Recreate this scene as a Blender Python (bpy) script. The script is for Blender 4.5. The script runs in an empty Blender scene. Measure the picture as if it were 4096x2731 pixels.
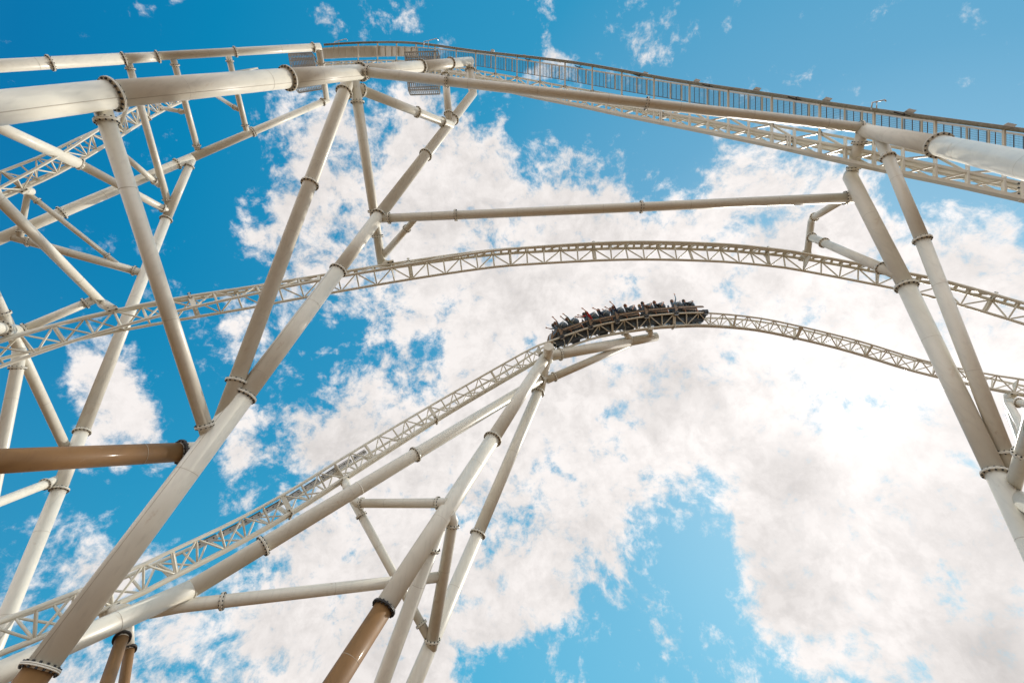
import bpy, math, random
from mathutils import Vector, Matrix
R_ = math.radians
random.seed(7)
scene = bpy.context.scene
COL = scene.collection

# ------------------------------------------------------------------ camera
F, CX, CY = 1820.0, 2048.0, 1365.5          # focal length and centre in pixels of the 4096x2731 photograph
PITCH = R_(48)
cam_d = bpy.data.cameras.new('camera'); cam = bpy.data.objects.new('camera', cam_d); COL.objects.link(cam)
cam.location = (0, 0, 1.6); cam.rotation_euler = (R_(90) + PITCH, 0, 0)
cam_d.sensor_width = 36; cam_d.lens = F * 36 / 4096; cam_d.clip_end = 3000; cam_d.clip_start = .05
scene.camera = cam
CAM = Vector((0, 0, 1.6))
RT = Vector((1, 0, 0)); FW = Vector((0, math.cos(PITCH), math.sin(PITCH))); UP = Vector((0, -math.sin(PITCH), math.cos(PITCH)))

def W(u, v, z):
    return CAM + RT * ((u - CX) / F * z) + UP * ((CY - v) / F * z) + FW * z
def CAMC(p):
    d = p - CAM
    return Vector((d.dot(RT), d.dot(UP), d.dot(FW)))
def PX(p):
    c = CAMC(p); return (CX + c.x / c.z * F, CY - c.y / c.z * F, c.z)

# ------------------------------------------------------------------ light
sun_dir = (W(3543, 1654, 1) - CAM).normalized()
sun_el = math.asin(sun_dir.z); sun_az = math.atan2(sun_dir.x, sun_dir.y)
sd = bpy.data.lights.new('sun', 'SUN'); sun = bpy.data.objects.new('sun', sd); COL.objects.link(sun)
sd.energy = 2.7; sd.angle = R_(1.6); sd.color = (1, .95, .86)
sun.rotation_euler = sun_dir.to_track_quat('Z', 'Y').to_euler()
scene.view_settings.view_transform = 'Standard'; scene.view_settings.look = 'None'
scene.view_settings.exposure = 0; scene.view_settings.gamma = 1

# cloud chart: how much cloud stands in each direction of this part of the sky (rows from high to low)
CL = ["000000011400302100000000",
      "000000121101233100012100",
      "000000455652100000012000",
      "000000377897332025431000",
      "000000586999876358886221",
      "000003876999999999998775",
      "000001586899999999998887",
      "002004415889999999879999",
      "036403136679999999999999",
      "038712368789999999999999",
      "017706488999999999999999",
      "121305468888998557999999",
      "032013588997997227999999",
      "367323689888973216999889",
      "577557999899741114888999",
      "356556899952110124588899"]
world = bpy.data.worlds.new("World"); scene.world = world; world.use_nodes = True
nt = world.node_tree; nt.nodes.clear()
def N(t, **kw):
    n = nt.nodes.new(t)
    for k, v in kw.items(): setattr(n, k, v)
    return n
def L(a, b): nt.links.new(a, b)
def math_(op, a, b=None, c=None, clamp=False):
    n = N('ShaderNodeMath', operation=op); n.use_clamp = clamp
    for i, x in enumerate((a, b, c)):
        if x is None: continue
        if isinstance(x, (int, float)): n.inputs[i].default_value = x
        else: L(x, n.inputs[i])
    return n.outputs[0]
def vmath(op, a, b=None):
    n = N('ShaderNodeVectorMath', operation=op)
    for i, x in enumerate((a, b)):
        if x is None: continue
        if isinstance(x, (tuple, Vector)): n.inputs[i].default_value = x
        else: L(x, n.inputs[i])
    return n
def maprange(x, a, b, c=0, d=1, smooth=False):
    n = N('ShaderNodeMapRange'); n.interpolation_type = 'SMOOTHSTEP' if smooth else 'LINEAR'
    L(x, n.inputs[0])
    for i, k in enumerate((a, b, c, d)): n.inputs[1 + i].default_value = k
    return n.outputs[0]
tc = N('ShaderNodeTexCoord'); DIR = tc.outputs['Generated']
# direction noise (warps cloud edges)
def noise(vec, scale, detail, rough=.55, lac=2.0, color=False, dist=0):
    n = N('ShaderNodeTexNoise'); n.inputs['Scale'].default_value = scale; n.inputs['Detail'].default_value = detail
    n.inputs['Roughness'].default_value = rough; n.inputs['Lacunarity'].default_value = lac; n.inputs['Distortion'].default_value = dist
    L(vec, n.inputs['Vector']); return n.outputs['Color' if color else 'Fac']
nc = noise(DIR, 5.5, 3, .55, color=True)
wv = vmath('SUBTRACT', nc, (.5, .5, .5)).outputs[0]
sc_ = vmath('SCALE', wv); sc_.inputs['Scale'].default_value = .07
DW = vmath('ADD', DIR, sc_.outputs[0]).outputs[0]
# chart plane touching the sky in the middle of the clouds
cx = vmath('DOT_PRODUCT', DW, RT.copy()).outputs['Value']
cy = vmath('DOT_PRODUCT', DW, UP.copy()).outputs['Value']
cz = math_('MAXIMUM', vmath('DOT_PRODUCT', DW, FW.copy()).outputs['Value'], .05)
GX = math_('MULTIPLY_ADD', math_('DIVIDE', cx, cz), F / 4096, .5, clamp=True)
GY = math_('MULTIPLY_ADD', math_('DIVIDE', cy, cz), -F / 2731, .5, clamp=True)
acc = None
def comb(x):
    c = N('ShaderNodeCombineXYZ')
    for i in range(3): L(x, c.inputs[i])
    return c.outputs[0]
GXV, GYV = comb(GX), comb(GY)
for k in range(0, 16, 3):
    cxn = N('ShaderNodeRGBCurve'); cyn = N('ShaderNodeRGBCurve')
    for ch in range(3):
        r = k + ch
        c = cxn.mapping.curves[ch]; d = cyn.mapping.curves[ch]
        if r > 15:
            for q in (c, d): q.points[0].location = (0, 0); q.points[1].location = (1, 0)
            continue
        vals = [int(x) / 10 for x in CL[r]]
        c.points[0].location = (0, vals[0]); c.points[1].location = (1, vals[-1])
        for i, vv in enumerate(vals): 
            p = c.points.new((i + .5) / 24, vv)
        pos = (r + .5) / 16
        d.points[0].location = (0, 1 if r == 0 else 0); d.points[1].location = (1, 1 if r == 15 else 0)
        for o, h in ((-1, 0), (0, 1), (1, 0)):
            x = pos + o / 16
            if 0 < x < 1: d.points.new(x, h)
        for p in d.points: p.handle_type = 'VECTOR'
    for nn, vv in ((cxn, GXV), (cyn, GYV)):
        nn.mapping.update(); L(vv, nn.inputs['Color'])
    s = vmath('DOT_PRODUCT', cxn.outputs[0], cyn.outputs[0]).outputs['Value']
    acc = s if acc is None else math_('ADD', acc, s)
fb = noise(DIR, 8.5, 9, .62, 2.1)
fine = noise(DW, 26, 7, .65, 2.1)
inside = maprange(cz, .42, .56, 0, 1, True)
acc = math_('MULTIPLY_ADD', math_('SUBTRACT', acc, .62), inside, .62)     # beyond this part of the sky: broken cloud all round
dens = math_('MULTIPLY_ADD', math_('SUBTRACT', fb, .5), 1.75, acc)
dens = math_('MULTIPLY_ADD', math_('SUBTRACT', fine, .5), 1.65, dens)
cov = maprange(dens, .24, .80, 0, 1, True)
# sky colour: physical sky, its range squeezed and mixed with a deeper azure away from the sun
sky = N('ShaderNodeTexSky', sky_type='NISHITA'); sky.sun_disc = False
sky.sun_elevation = sun_el; sky.sun_rotation = sun_az; sky.air_density = 1.0; sky.dust_density = 1.2; sky.ozone_density = 2.5
skys = vmath('SCALE', sky.outputs[0]); skys.inputs['Scale'].default_value = .08
sdot = vmath('DOT_PRODUCT', DIR, sun_dir.copy()).outputs['Value']
sep = N('ShaderNodeSeparateXYZ'); L(DIR, sep.inputs[0])
ramp = N('ShaderNodeValToRGB'); L(math_('MULTIPLY_ADD', sdot, .5, .5), ramp.inputs[0])
cr = ramp.color_ramp; cr.elements[0].position = 0; cr.elements[0].color = (.03, .16, .36, 1); cr.elements[1].position = 1; cr.elements[1].color = (.34, .62, .82, 1)
for p_, c_ in ((.50, (.0, .19, .44)), (.60, (.0, .245, .50)), (.80, (.03, .33, .59)), (.92, (.14, .43, .67))):
    e = cr.elements.new(p_); e.color = (*c_, 1)
lowf = maprange(sep.outputs[2], .72, .15, 0, 1, True)
lowc = vmath('SCALE', (.03, .12, .12)); L(math_('MULTIPLY', lowf, 1.0), lowc.inputs['Scale'])
azure = vmath('ADD', ramp.outputs[0], lowc.outputs[0]).outputs[0]
skm = N('ShaderNodeMix', data_type='RGBA'); skm.inputs[0].default_value = .93; L(skys.outputs[0], skm.inputs[6]); L(azure, skm.inputs[7])
# clouds: thick bases a little grey, light shining through near the sun
glow = math_('POWER', math_('MAXIMUM', sdot, 0), 9.0)
glow2 = math_('POWER', math_('MAXIMUM', sdot, 0), 60.0)
shade = noise(DW, 6, 8, .62)
shv = maprange(shade, .36, .58, .87, 1.02, True)
fsh = maprange(fine, .36, .60, .87, 1.05)
edge = maprange(dens, .45, .95, 1.05, .95, True)      # thin edges glow, thick hearts are greyer
shv = math_('MULTIPLY', shv, edge)
base = math_('MULTIPLY', shv, fsh)
lum = math_('MULTIPLY_ADD', glow, .16, .93)
lum = math_('MULTIPLY', math_('MULTIPLY', lum, base), math_('MULTIPLY_ADD', inside, -.9, 1.9))   # unseen clouds outside the chart brightened as added fill on the pipes' near faces
for bu, bv, bw, ba in ((3200, 1900, 30, .28), (3150, 2250, 40, .16), (3900, 2050, 14, .24), (4000, 2640, 30, .28), (3800, 1690, 60, .2), (2720, 1500, 30, .16), (1500, 2560, 40, .12)):
    bd = (W(bu, bv, 1) - CAM).normalized(); k_ = math_('POWER', math_('MAXIMUM', vmath('DOT_PRODUCT', DIR, bd).outputs['Value'], 0), bw * 12.0)
    lum = math_('MULTIPLY', lum, math_('MULTIPLY_ADD', math_('MULTIPLY', k_, shade), -ba * 1.8, 1))
lum = math_('MULTIPLY_ADD', glow2, .24, lum)
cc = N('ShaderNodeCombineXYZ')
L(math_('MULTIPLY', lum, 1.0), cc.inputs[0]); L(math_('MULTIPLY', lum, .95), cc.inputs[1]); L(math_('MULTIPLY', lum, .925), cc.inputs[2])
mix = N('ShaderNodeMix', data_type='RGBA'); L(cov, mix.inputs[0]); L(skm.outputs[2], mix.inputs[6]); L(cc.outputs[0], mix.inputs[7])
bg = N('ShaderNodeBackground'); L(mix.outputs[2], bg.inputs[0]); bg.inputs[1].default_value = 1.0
out = N('ShaderNodeOutputWorld'); L(bg.outputs[0], out.inputs[0])
world.cycles.sampling_method = 'MANUAL'; world.cycles.sample_map_resolution = 512

# ------------------------------------------------------------------ materials
def material(name, color, rough=.5, metal=0, spec=.5, stain=None, coat=0, noise_amt=.0, scale=1.5):
    m = bpy.data.materials.new(name); m.use_nodes = True
    t = m.node_tree; b = t.nodes['Principled BSDF']
    b.inputs['Base Color'].default_value = (*color, 1); b.inputs['Roughness'].default_value = rough
    b.inputs['Metallic'].default_value = metal; b.inputs['Specular IOR Level'].default_value = spec
    b.inputs['Coat Weight'].default_value = coat; b.inputs['Coat Roughness'].default_value = .12
    if noise_amt or stain:
        tcn = t.nodes.new('ShaderNodeTexCoord')
        n1 = t.nodes.new('ShaderNodeTexNoise'); n1.inputs['Scale'].default_value = scale; n1.inputs['Detail'].default_value = 6
        t.links.new(tcn.outputs['Object'], n1.inputs['Vector'])
        mr = t.nodes.new('ShaderNodeMapRange'); mr.inputs[1].default_value = .3; mr.inputs[2].default_value = .7
        mr.inputs[3].default_value = 1 - noise_amt; mr.inputs[4].default_value = 1 + noise_amt * .4
        t.links.new(n1.outputs['Fac'], mr.inputs[0])
        v = t.nodes.new('ShaderNodeVectorMath'); v.operation = 'SCALE'; v.inputs[0].default_value = color
        t.links.new(mr.outputs[0], v.inputs['Scale'])
        last = v.outputs[0]
        if stain:
            mp = t.nodes.new('ShaderNodeMapping'); mp.inputs['Scale'].default_value = (5, 5, .35); t.links.new(tcn.outputs['Object'], mp.inputs['Vector'])
            n3 = t.nodes.new('ShaderNodeTexNoise'); n3.inputs['Scale'].default_value = 1.6; n3.inputs['Detail'].default_value = 5; t.links.new(mp.outputs[0], n3.inputs['Vector'])
            m3_ = t.nodes.new('ShaderNodeMapRange'); m3_.inputs[1].default_value = .52; m3_.inputs[2].default_value = .75; m3_.inputs[3].default_value = 1; m3_.inputs[4].default_value = .90
            t.links.new(n3.outputs['Fac'], m3_.inputs[0])
            v3 = t.nodes.new('ShaderNodeVectorMath'); v3.operation = 'SCALE'; t.links.new(last, v3.inputs[0]); t.links.new(m3_.outputs[0], v3.inputs['Scale']); last = v3.outputs[0]
            n2 = t.nodes.new('ShaderNodeTexNoise'); n2.inputs['Scale'].default_value = .9; n2.inputs['Detail'].default_value = 8; n2.inputs['Roughness'].default_value = .7
            n2.inputs['Distortion'].default_value = 1.2
            t.links.new(tcn.outputs['Object'], n2.inputs['Vector'])
            m2 = t.nodes.new('ShaderNodeMapRange'); m2.inputs[1].default_value = .62; m2.inputs[2].default_value = .76; m2.inputs[4].default_value = .5
            t.links.new(n2.outputs['Fac'], m2.inputs[0])
            mx = t.nodes.new('ShaderNodeMix'); mx.data_type = 'RGBA'; mx.inputs[7].default_value = (*stain, 1)
            t.links.new(m2.outputs[0], mx.inputs[0]); t.links.new(last, mx.inputs[6]); last = mx.outputs[2]
        t.links.new(last, b.inputs['Base Color'])
        r2 = t.nodes.new('ShaderNodeMapRange'); r2.inputs[3].default_value = rough * .8; r2.inputs[4].default_value = min(1, rough * 1.25)
        t.links.new(n1.outputs['Fac'], r2.inputs[0]); t.links.new(r2.outputs[0], b.inputs['Roughness'])
    return m
CREAM = material('cream_paint', (.79, .745, .63), .42, stain=(.42, .24, .10), noise_amt=.06, spec=.5, coat=.12)
CREAM_T = material('cream_track_paint', (.72, .675, .56), .42, noise_amt=.06)
BROWN = material('bronze_paint', (.27, .145, .055), .62, spec=.3, stain=(.45, .33, .2), noise_amt=.15, coat=.1)
BOLT = material('dark_bolt_steel', (.035, .035, .035), .5, metal=.4)
DFLANGE = material('dark_flange', (.05, .045, .04), .5)
SEAM = material('weld_seam', (.50, .44, .35), .6)
GALV = material('galvanised_steel', (.42, .40, .36), .45, metal=.3, noise_amt=.15, scale=6)
TRAY = material('cable_tray_steel', (.32, .29, .21), .6, noise_amt=.4, scale=9)
PALEBOX = material('pale_lamp_housing', (.55, .53, .48), .5)
GRATE = material('grating_steel', (.16, .17, .18), .55, metal=.3)
BLACK = material('black_plastic', (.085, .125, .16), .35, noise_amt=.2, scale=8)
CHASSIS = material('black_chassis_steel', (.065, .08, .095), .4, metal=.4, noise_amt=.3, scale=6)
GOLD = material('bronze_car_paint', (.30, .215, .15), .35, metal=.2, coat=.4)
BLUEP = material('blue_grey_panel', (.16, .24, .33), .3, coat=.4)
WHEEL = material('grey_wheel_rubber', (.10, .10, .10), .6)
HANDLE = material('grey_handle_rubber', (.45, .45, .40), .5)
SILVER = material('bare_metal', (.6, .6, .6), .3, metal=.8)

# ------------------------------------------------------------------ mesh builder
def frame(a, hint=None):
    a = a.normalized(); h = hint if hint is not None else (Vector((0, 0, 1)) if abs(a.z) < .95 else Vector((1, 0, 0)))
    x = (h - a * h.dot(a)); x = x.normalized() if x.length > 1e-6 else a.orthogonal().normalized()
    return x, a.cross(x), a
class MB:
    def __init__(s): s.v = []; s.f = []; s.m = []; s.sm = []
    def tube(s, pts, radii, n=12, caps=True, m=0, smooth=True):
        pts = [Vector(p) for p in pts]; k = len(pts)
        if not hasattr(radii, '__len__'): radii = [radii] * k
        b0 = len(s.v); x = None
        for i, p in enumerate(pts):
            d0 = (p - pts[i - 1]).normalized() if i else None
            d1 = (pts[i + 1] - p).normalized() if i < k - 1 else None
            a = (d0 + d1).normalized() if d0 and d1 else (d0 or d1)
            sc = 1 / max(.4, a.dot(d0)) if d0 and d1 else 1
            if x is None: x, y, _ = frame(a)
            else:
                x = (x - a * x.dot(a)).normalized(); y = a.cross(x)
            # mitre stretch
            mdir = None
            if d0 and d1 and sc > 1.001:
                mdir = (d1 - d0); mdir = (mdir - a * mdir.dot(a)).normalized()
            for j in range(n):
                t = 2 * math.pi * j / n
                o = (x * math.cos(t) + y * math.sin(t)) * radii[i]
                if mdir is not None: o = o + mdir * (o.dot(mdir) * (sc - 1))
                s.v.append(p + o)
        for i in range(k - 1):
            for j in range(n):
                a_, b_ = b0 + i * n + j, b0 + i * n + (j + 1) % n
                s.f.append((a_, b_, b_ + n, a_ + n)); s.m.append(m); s.sm.append(smooth)
        if caps:
            s.f.append(tuple(range(b0 + n - 1, b0 - 1, -1))); s.m.append(m); s.sm.append(False)
            s.f.append(tuple(range(b0 + (k - 1) * n, b0 + k * n))); s.m.append(m); s.sm.append(False)
    def box(s, c, X, Y, Z, m=0):       # centre and three half-axis vectors
        b = len(s.v)
        for i in (-1, 1):
            for j in (-1, 1):
                for k in (-1, 1): s.v.append(c + X * i + Y * j + Z * k)
        for q in ((0, 1, 3, 2), (4, 6, 7, 5), (0, 4, 5, 1), (2, 3, 7, 6), (0, 2, 6, 4), (1, 5, 7, 3)):
            s.f.append(tuple(b + i for i in q)); s.m.append(m); s.sm.append(False)
    def bar(s, p, q, w, h, hint=None, m=0, ext=0):
        d = q - p
        if d.length < 1e-5: return
        x, y, a = frame(d, hint)
        s.box((p + q) / 2, x * h / 2, y * w / 2, a * (d.length / 2 + ext), m)
    def prism(s, poly, off, m=0):      # polygon (list of Vectors) extruded by off
        b = len(s.v); n = len(poly)
        s.v += [Vector(p) for p in poly] + [Vector(p) + off for p in poly]
        s.f.append(tuple(b + i for i in range(n))[::-1]); s.f.append(tuple(b + n + i for i in range(n)))
        s.m += [m, m]; s.sm += [False, False]
        for i in range(n):
            j = (i + 1) % n
            s.f.append((b + i, b + j, b + n + j, b + n + i)); s.m.append(m); s.sm.append(False)
    def ball(s, c, r, n=12, k=8, m=0, sc=(1, 1, 1), rot=None):
        b = len(s.v); c = Vector(c)
        def pt(t, p):
            o = Vector((math.sin(t) * math.cos(p) * r * sc[0], math.sin(t) * math.sin(p) * r * sc[1], math.cos(t) * r * sc[2]))
            if rot is not None: o = rot @ o
            return c + o
        s.v.append(pt(0, 0))
        for i in range(1, k):
            for j in range(n): s.v.append(pt(math.pi * i / k, 2 * math.pi * j / n))
        s.v.append(pt(math.pi, 0)); e = len(s.v) - 1
        for j in range(n):
            s.f.append((b, b + 1 + j, b + 1 + (j + 1) % n)); s.f.append((e, e - n + (j + 1) % n, e - n + j)); s.m += [m, m]; s.sm += [True, True]
        for i in range(k - 2):
            for j in range(n):
                a_ = b + 1 + i * n + j; b_ = b + 1 + i * n + (j + 1) % n
                s.f.append((a_, a_ + n, b_ + n, b_)); s.m.append(m); s.sm.append(True)
    def build(s, name, mats, parent=None, label=None):
        if not s.v: return None
        o0 = Vector((0, 0, 0))
        for v in s.v: o0 += v
        o0 /= len(s.v)
        if parent is not None and parent.get('local'): o0 = Vector((0, 0, 0))
        me = bpy.data.meshes.new(name); me.from_pydata([v - o0 for v in s.v], [], s.f)
        if not isinstance(mats, (list, tuple)): mats = [mats]
        for mm in mats: me.materials.append(mm)
        me.polygons.foreach_set('material_index', s.m); me.polygons.foreach_set('use_smooth', s.sm); me.update()
        o = bpy.data.objects.new(name, me); COL.objects.link(o)
        if parent is not None:
            o.parent = parent; o.location = o0 - world_loc(parent)
        else: o.location = o0
        LOC[o.name] = o0
        if label: o['label'] = label
        return o
LOC = {}
def world_loc(o): return LOC.get(o.name, o.location)
def thing(name, label, cat, loc, group=None):
    o = bpy.data.objects.new(name, None); COL.objects.link(o); o.location = loc; o.empty_display_size = .5
    o['label'] = label; o['category'] = cat
    if group: o['group'] = group
    LOC[o.name] = Vector(loc); return o

# ------------------------------------------------------------------ pipes
def wid(P, a, r):                       # apparent width in px of a cylinder of radius r with axis a, at axis point P (camera space)
    c = P.cross(a); d = c.length
    if r >= d * .98: return 1e6
    be = math.asin(r / d); n0 = c / d
    e = a.cross(n0)
    p = (P.x / P.z, P.y / P.z); P2 = P + a * .01
    tx, ty = P2.x / P2.z - p[0], P2.y / P2.z - p[1]; l = math.hypot(tx, ty) or 1
    q = (-ty / l, tx / l); s = []
    for g in (be, -be):
        n = n0 * math.cos(g) + e * math.sin(g)
        s.append(-(n.x * p[0] + n.y * p[1] + n.z) / (n.x * q[0] + n.y * q[1] or 1e-9))
    return abs(s[0] - s[1]) * F
def rad_for(Pw, aw, w):
    P = CAMC(Pw); a = Vector((aw.dot(RT), aw.dot(UP), aw.dot(FW))).normalized()
    lo, hi = .005, P.cross(a).length * .9
    for _ in range(40):
        mid = (lo + hi) / 2
        if wid(P, a, mid) < w: lo = mid
        else: hi = mid
    return lo
PIPES = {}
def hash_(t): return sum(ord(ch) * (i + 3) for i, ch in enumerate(t))
def on_line(p0, p1, u, v):
    a = PX(p0); b = PX(p1); dx, dy = b[0] - a[0], b[1] - a[1]
    s = ((u - a[0]) * dx + (v - a[1]) * dy) / (dx * dx + dy * dy)
    iz = (1 - s) / a[2] + s / b[2]; z = 1 / iz
    return z, s
def flange(parent, P, a, r, mat=None, n=None, thick=.035, one=False, k=1.24):
    m = MB(); a = a.normalized(); x, y, _ = frame(a)
    ro = r * k + .03; n = n or max(12, min(24, int(2 * math.pi * ro / .19)))
    for s in ((-1, 1) if not one else (1,)):
        m.tube([P + a * (s * .003), P + a * (s * (thick + .003))], ro, 40, m=0)
        rb = (r + ro) / 2 + .008; bs = min(.034, (ro - r) * .30)
        for i in range(n):
            t = 2 * math.pi * (i + .5) / n
            c = P + (x * math.cos(t) + y * math.sin(t)) * rb + a * (s * (thick + .003))
            m.tube([c, c + a * (s * bs * 1.4)], bs, 6, m=1, smooth=False)
    return m.build('flange', [mat or CREAM, BOLT], parent)
def ring(parent, P, a, r):
    m = MB(); m.tube([P - a * .03, P - a * .02, P + a * .02, P + a * .03], [r * 1.01, r * 1.045, r * 1.045, r * 1.01], 40)
    m.build('weld_ring', CREAM, parent)
def pipe(parent, name, pts, w, flanges=(), mat=CREAM, key=None, ground=False, ext=(0, 0), brown_from=None, rings=(), n=40, seam=None, fmat=None, label=None, seg=None):
    """pts: (u, v, z) nodes; z may be a key (name of a pipe to meet). w: width in px at the first and last node."""
    P = []
    for p in pts:
        if isinstance(p[2], str):
            K = PIPES[p[2]]; best = None
            for i in range(len(K) - 1):
                z, s = on_line(K[i], K[i + 1], p[0], p[1])
                off = abs(s - min(1, max(0, s)))
                if best is None or off < best[0]: best = (off, z)
            P.append(W(p[0], p[1], best[1]))
        else: P.append(W(*p))
    a0 = (P[1] - P[0]).normalized(); a1 = (P[-1] - P[-2]).normalized()
    if isinstance(w, dict): r0, r1 = w['r']
    else: r0 = rad_for(P[0], a0, w[0]); r1 = rad_for(P[-1], a1, w[1])
    PIPES[key or name] = list(P)
    PR[key or name] = (r0, r1)
    if ext[0]: P[0] = P[0] - a0 * ext[0]
    if ext[1]: P[-1] = P[-1] + a1 * ext[1]
    if ground:                              # carry the leg on down to its footing
        if a1.z < -.1: P[-1] = P[-1] + a1 * ((P[-1].z + .05) / -a1.z)
        elif a0.z > .1: P[0] = P[0] - a0 * ((P[0].z + .05) / a0.z)
    L_ = [0]
    for i in range(1, len(P)): L_.append(L_[-1] + (P[i] - P[i - 1]).length)
    tot = L_[-1]
    rr = lambda s: r0 + (r1 - r0) * s / tot
    m = MB(); m.tube(P, [rr(x) for x in L_], n)
    if seam is not None:                  # long weld seam
        a, b = P[0], P[-1]; d = (b - a).normalized(); tocam = (CAM - (a + b) / 2); tocam = (tocam - d * tocam.dot(d)).normalized()
        q = Matrix.Rotation(seam, 3, d) @ tocam
        m.tube([a + q * rr(0) * .992, b + q * rr(tot) * .992], .012, 6, m=1)
    if rr(0) > .1 and tot > 4:            # girth welds where lengths of tube were joined
        step = 3.4 + (hash_(key or name) % 7) * .3; x_ = step * .6
        while x_ < tot - 1:
            i = max(k for k in range(len(P) - 1) if L_[k] <= x_); d = (P[i + 1] - P[i]).normalized(); c = P[i] + d * (x_ - L_[i])
            m.tube([c - d * .006, c + d * .006], rr(x_) * 1.004 + .002, n, caps=False, m=1); x_ += step
    o = m.build(name, [mat, SEAM], parent, label)
    for fl in flanges:
        best = None
        for i in range(len(P) - 1):
            z, s = on_line(P[i], P[i + 1], fl[0], fl[1])
            off = abs(s - min(1, max(0, s)))
            if best is None or off < best[0]: best = (off, i, z, s)
        _, i, z, s = best; A, B = PX(P[i]), PX(P[i + 1])
        Q = W(A[0] + s * (B[0] - A[0]), A[1] + s * (B[1] - A[1]), z)
        d = (P[i + 1] - P[i]).normalized(); l = L_[i] + (Q - P[i]).dot(d)
        if len(fl) > 2 and fl[2] == 'ring': ring(o, Q, d, rr(l))
        else: flange(o, Q, d, rr(l), mat=(fl[2] if len(fl) > 2 else fmat))
    return o
PR = {}

# regions of the photograph studied enlarged: origin and scale
REG = dict(r1=(0, 100, .46769), r2=(1000, 100, .46769), r3=(2000, 100, .46769), r4=(3000, 250, .46599), r5=(0, 750, .46769),
           r6=(0, 1400, .46769), r7=(0, 2000, .46769), r8=(1000, 1900, .52987), t1=(2100, 1120, .34014), t4=(3100, 600, .44644),
           t5=(3400, 1300, .63795), t6=(1000, 900, .46769), t7=(1800, 1300, .41456), t8=(1100, 140, .38265),
           u1=(0, 350, .29979), u2=(1900, 180, .34014), u3=(2500, 300, .34014), u4=(3500, 400, .25514), u5=(1050, 1700, .2551),
           u6=(600, 1950, .2551), u7=(2700, 1150, .42517), u8=(3200, 1050, .38258))
def q(k, x, y, *z):
    a, b, s = REG[k]; return (a + x * s, b + y * s, *z)

exec_order = []
# ================================================================== big front-left tower
FT = thing('support_tower', 'huge cream tubular tower nearest the camera, filling the left of the view', 'support tower', W(161, 2678, 11.6))
AB = (161, 2672, 11.6); AT = (1888, 366, 36.0)
def A_at(u, v):
    s = math.hypot(u - AB[0], v - AB[1]) / math.hypot(AT[0] - AB[0], AT[1] - AB[1]); z = 1 / ((1 - s) / AB[2] + s / AT[2])
    return (AB[0] + (AT[0] - AB[0]) * s, AB[1] + (AT[1] - AB[1]) * s, z)
PIPES['A'] = [W(*AB), W(*AT)]
n1 = A_at(985, 1590); n2 = A_at(1350, 1080); n3 = A_at(1515, 862); n4 = A_at(1690, 628)
pipe(FT, 'column', [n1, AB], (88, 122), mat=CREAM, key='A1', seam=.75)
pipe(FT, 'column', [n2, n1], (62, 80), [n1[:2]], key='A2_', seam=.9)
pipe(FT, 'column', [n3, n2], (50, 56), [n2[:2]], key='A3_')
pipe(FT, 'column', [(1885, 335, 36), (1892, 374, 36.2), n3], (33, 50), [q('r2', 1755, 820)[:2], q('r2', 1500, 1110)[:2], n3[:2]], key='A4_')
a_dir = (PIPES['A'][0] - PIPES['A'][1]).normalized()
fb_ = pipe(FT, 'column_base', [AB, (AB[0] - 75, AB[1] + 100, 11.2)], (118, 122), [AB[:2]], mat=BROWN, key='Abase', ground=True, label='bronze brown lower length of the nearest column')
# second leg (upper left)
B0 = (0, 427, 12.0); B1 = (1880, 245, 36.0)
def B_at(u):
    s = u / 1880; z = 1 / ((1 - s) / 12 + s / 36); return (u, 427 + (245 - 427) * s, z)
def Bv(u, v): x = B_at(u); return (u, v, x[2])
PIPES['B'] = [W(*B0), W(*B1)]
pipe(FT, 'leg', [(0, 432, 12.0), Bv(449, 378)], (145, 124), [], key='B_1', ext=(9, 0), seam=.25)
pipe(FT, 'leg', [Bv(449, 378), Bv(1150, 314)], (116, 84), [(449, 378), ], key='B_2', seam=.45)
pipe(FT, 'leg', [Bv(1150, 314), Bv(1445, 288)], (84, 62), [(1150, 314), (1445, 287)], key='B_3', seam=.5)
pipe(FT, 'leg', [Bv(1445, 286), Bv(1684, 266)], (58, 47), [(1684, 264)], key='B_4', seam=.4)
pipe(FT, 'leg', [Bv(1684, 265), Bv(1883, 246)], (45, 37), [(1802, 254)], key='B_5')
pipe(FT, 'stub', [(1878, 255, 36), (1884, 330, 36), (1886, 350, 36)], (31, 33), [q('r2', 1880, 382)[:2]], key='V3')
# inner leg
pipe(FT, 'leg', [(1402, 305, 25.2), q('r2', 495, 1350, 24)[:2] + ('A5z',) if False else (1395, 318, 25.2), (884, 1690, 'A')], (56, 70),
     [q('r2', 788, 570)[:2], q('r2', 495, 1355)[:2], q('r6', 2000, 262)[:2]], key='A2')
pipe(FT, 'brace', [Bv(405, 420)[:2] + (14.2,), (836, 1752, 'A')], (78, 64), [q('r1', 885, 832)[:2], q('r6', 1735, 648)[:2]], key='G', seam=None)
pipe(FT, 'brace', [q('r2', 880, 530, 25.3), (1806, 503, 'A')], (43, 31), [q('r2', 962, 552)[:2], q('r2', 1430, 748)[:2], q('r2', 1645, 835)[:2]], key='X1')
pipe(FT, 'strut', [(1778, 268, 33.6), (1797, 485, 'A')], (28, 29), [q('r2', 1665, 432)[:2], q('r2', 1697, 760)[:2]], key='V2')
pipe(FT, 'hanger', [q('r2', 890, 470, 25.3), (1527, 1058, 28.5)], (44, 34), [q('r2', 912, 660)[:2], q('t6', 1075, -120)[:2], q('t6', 1100, 95)[:2]], key='V1')
pipe(FT, 'stub', [(716, 1807.5, 16.23), (812, 1803, 16.95)], (77, 75), [], key='Hs')
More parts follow.
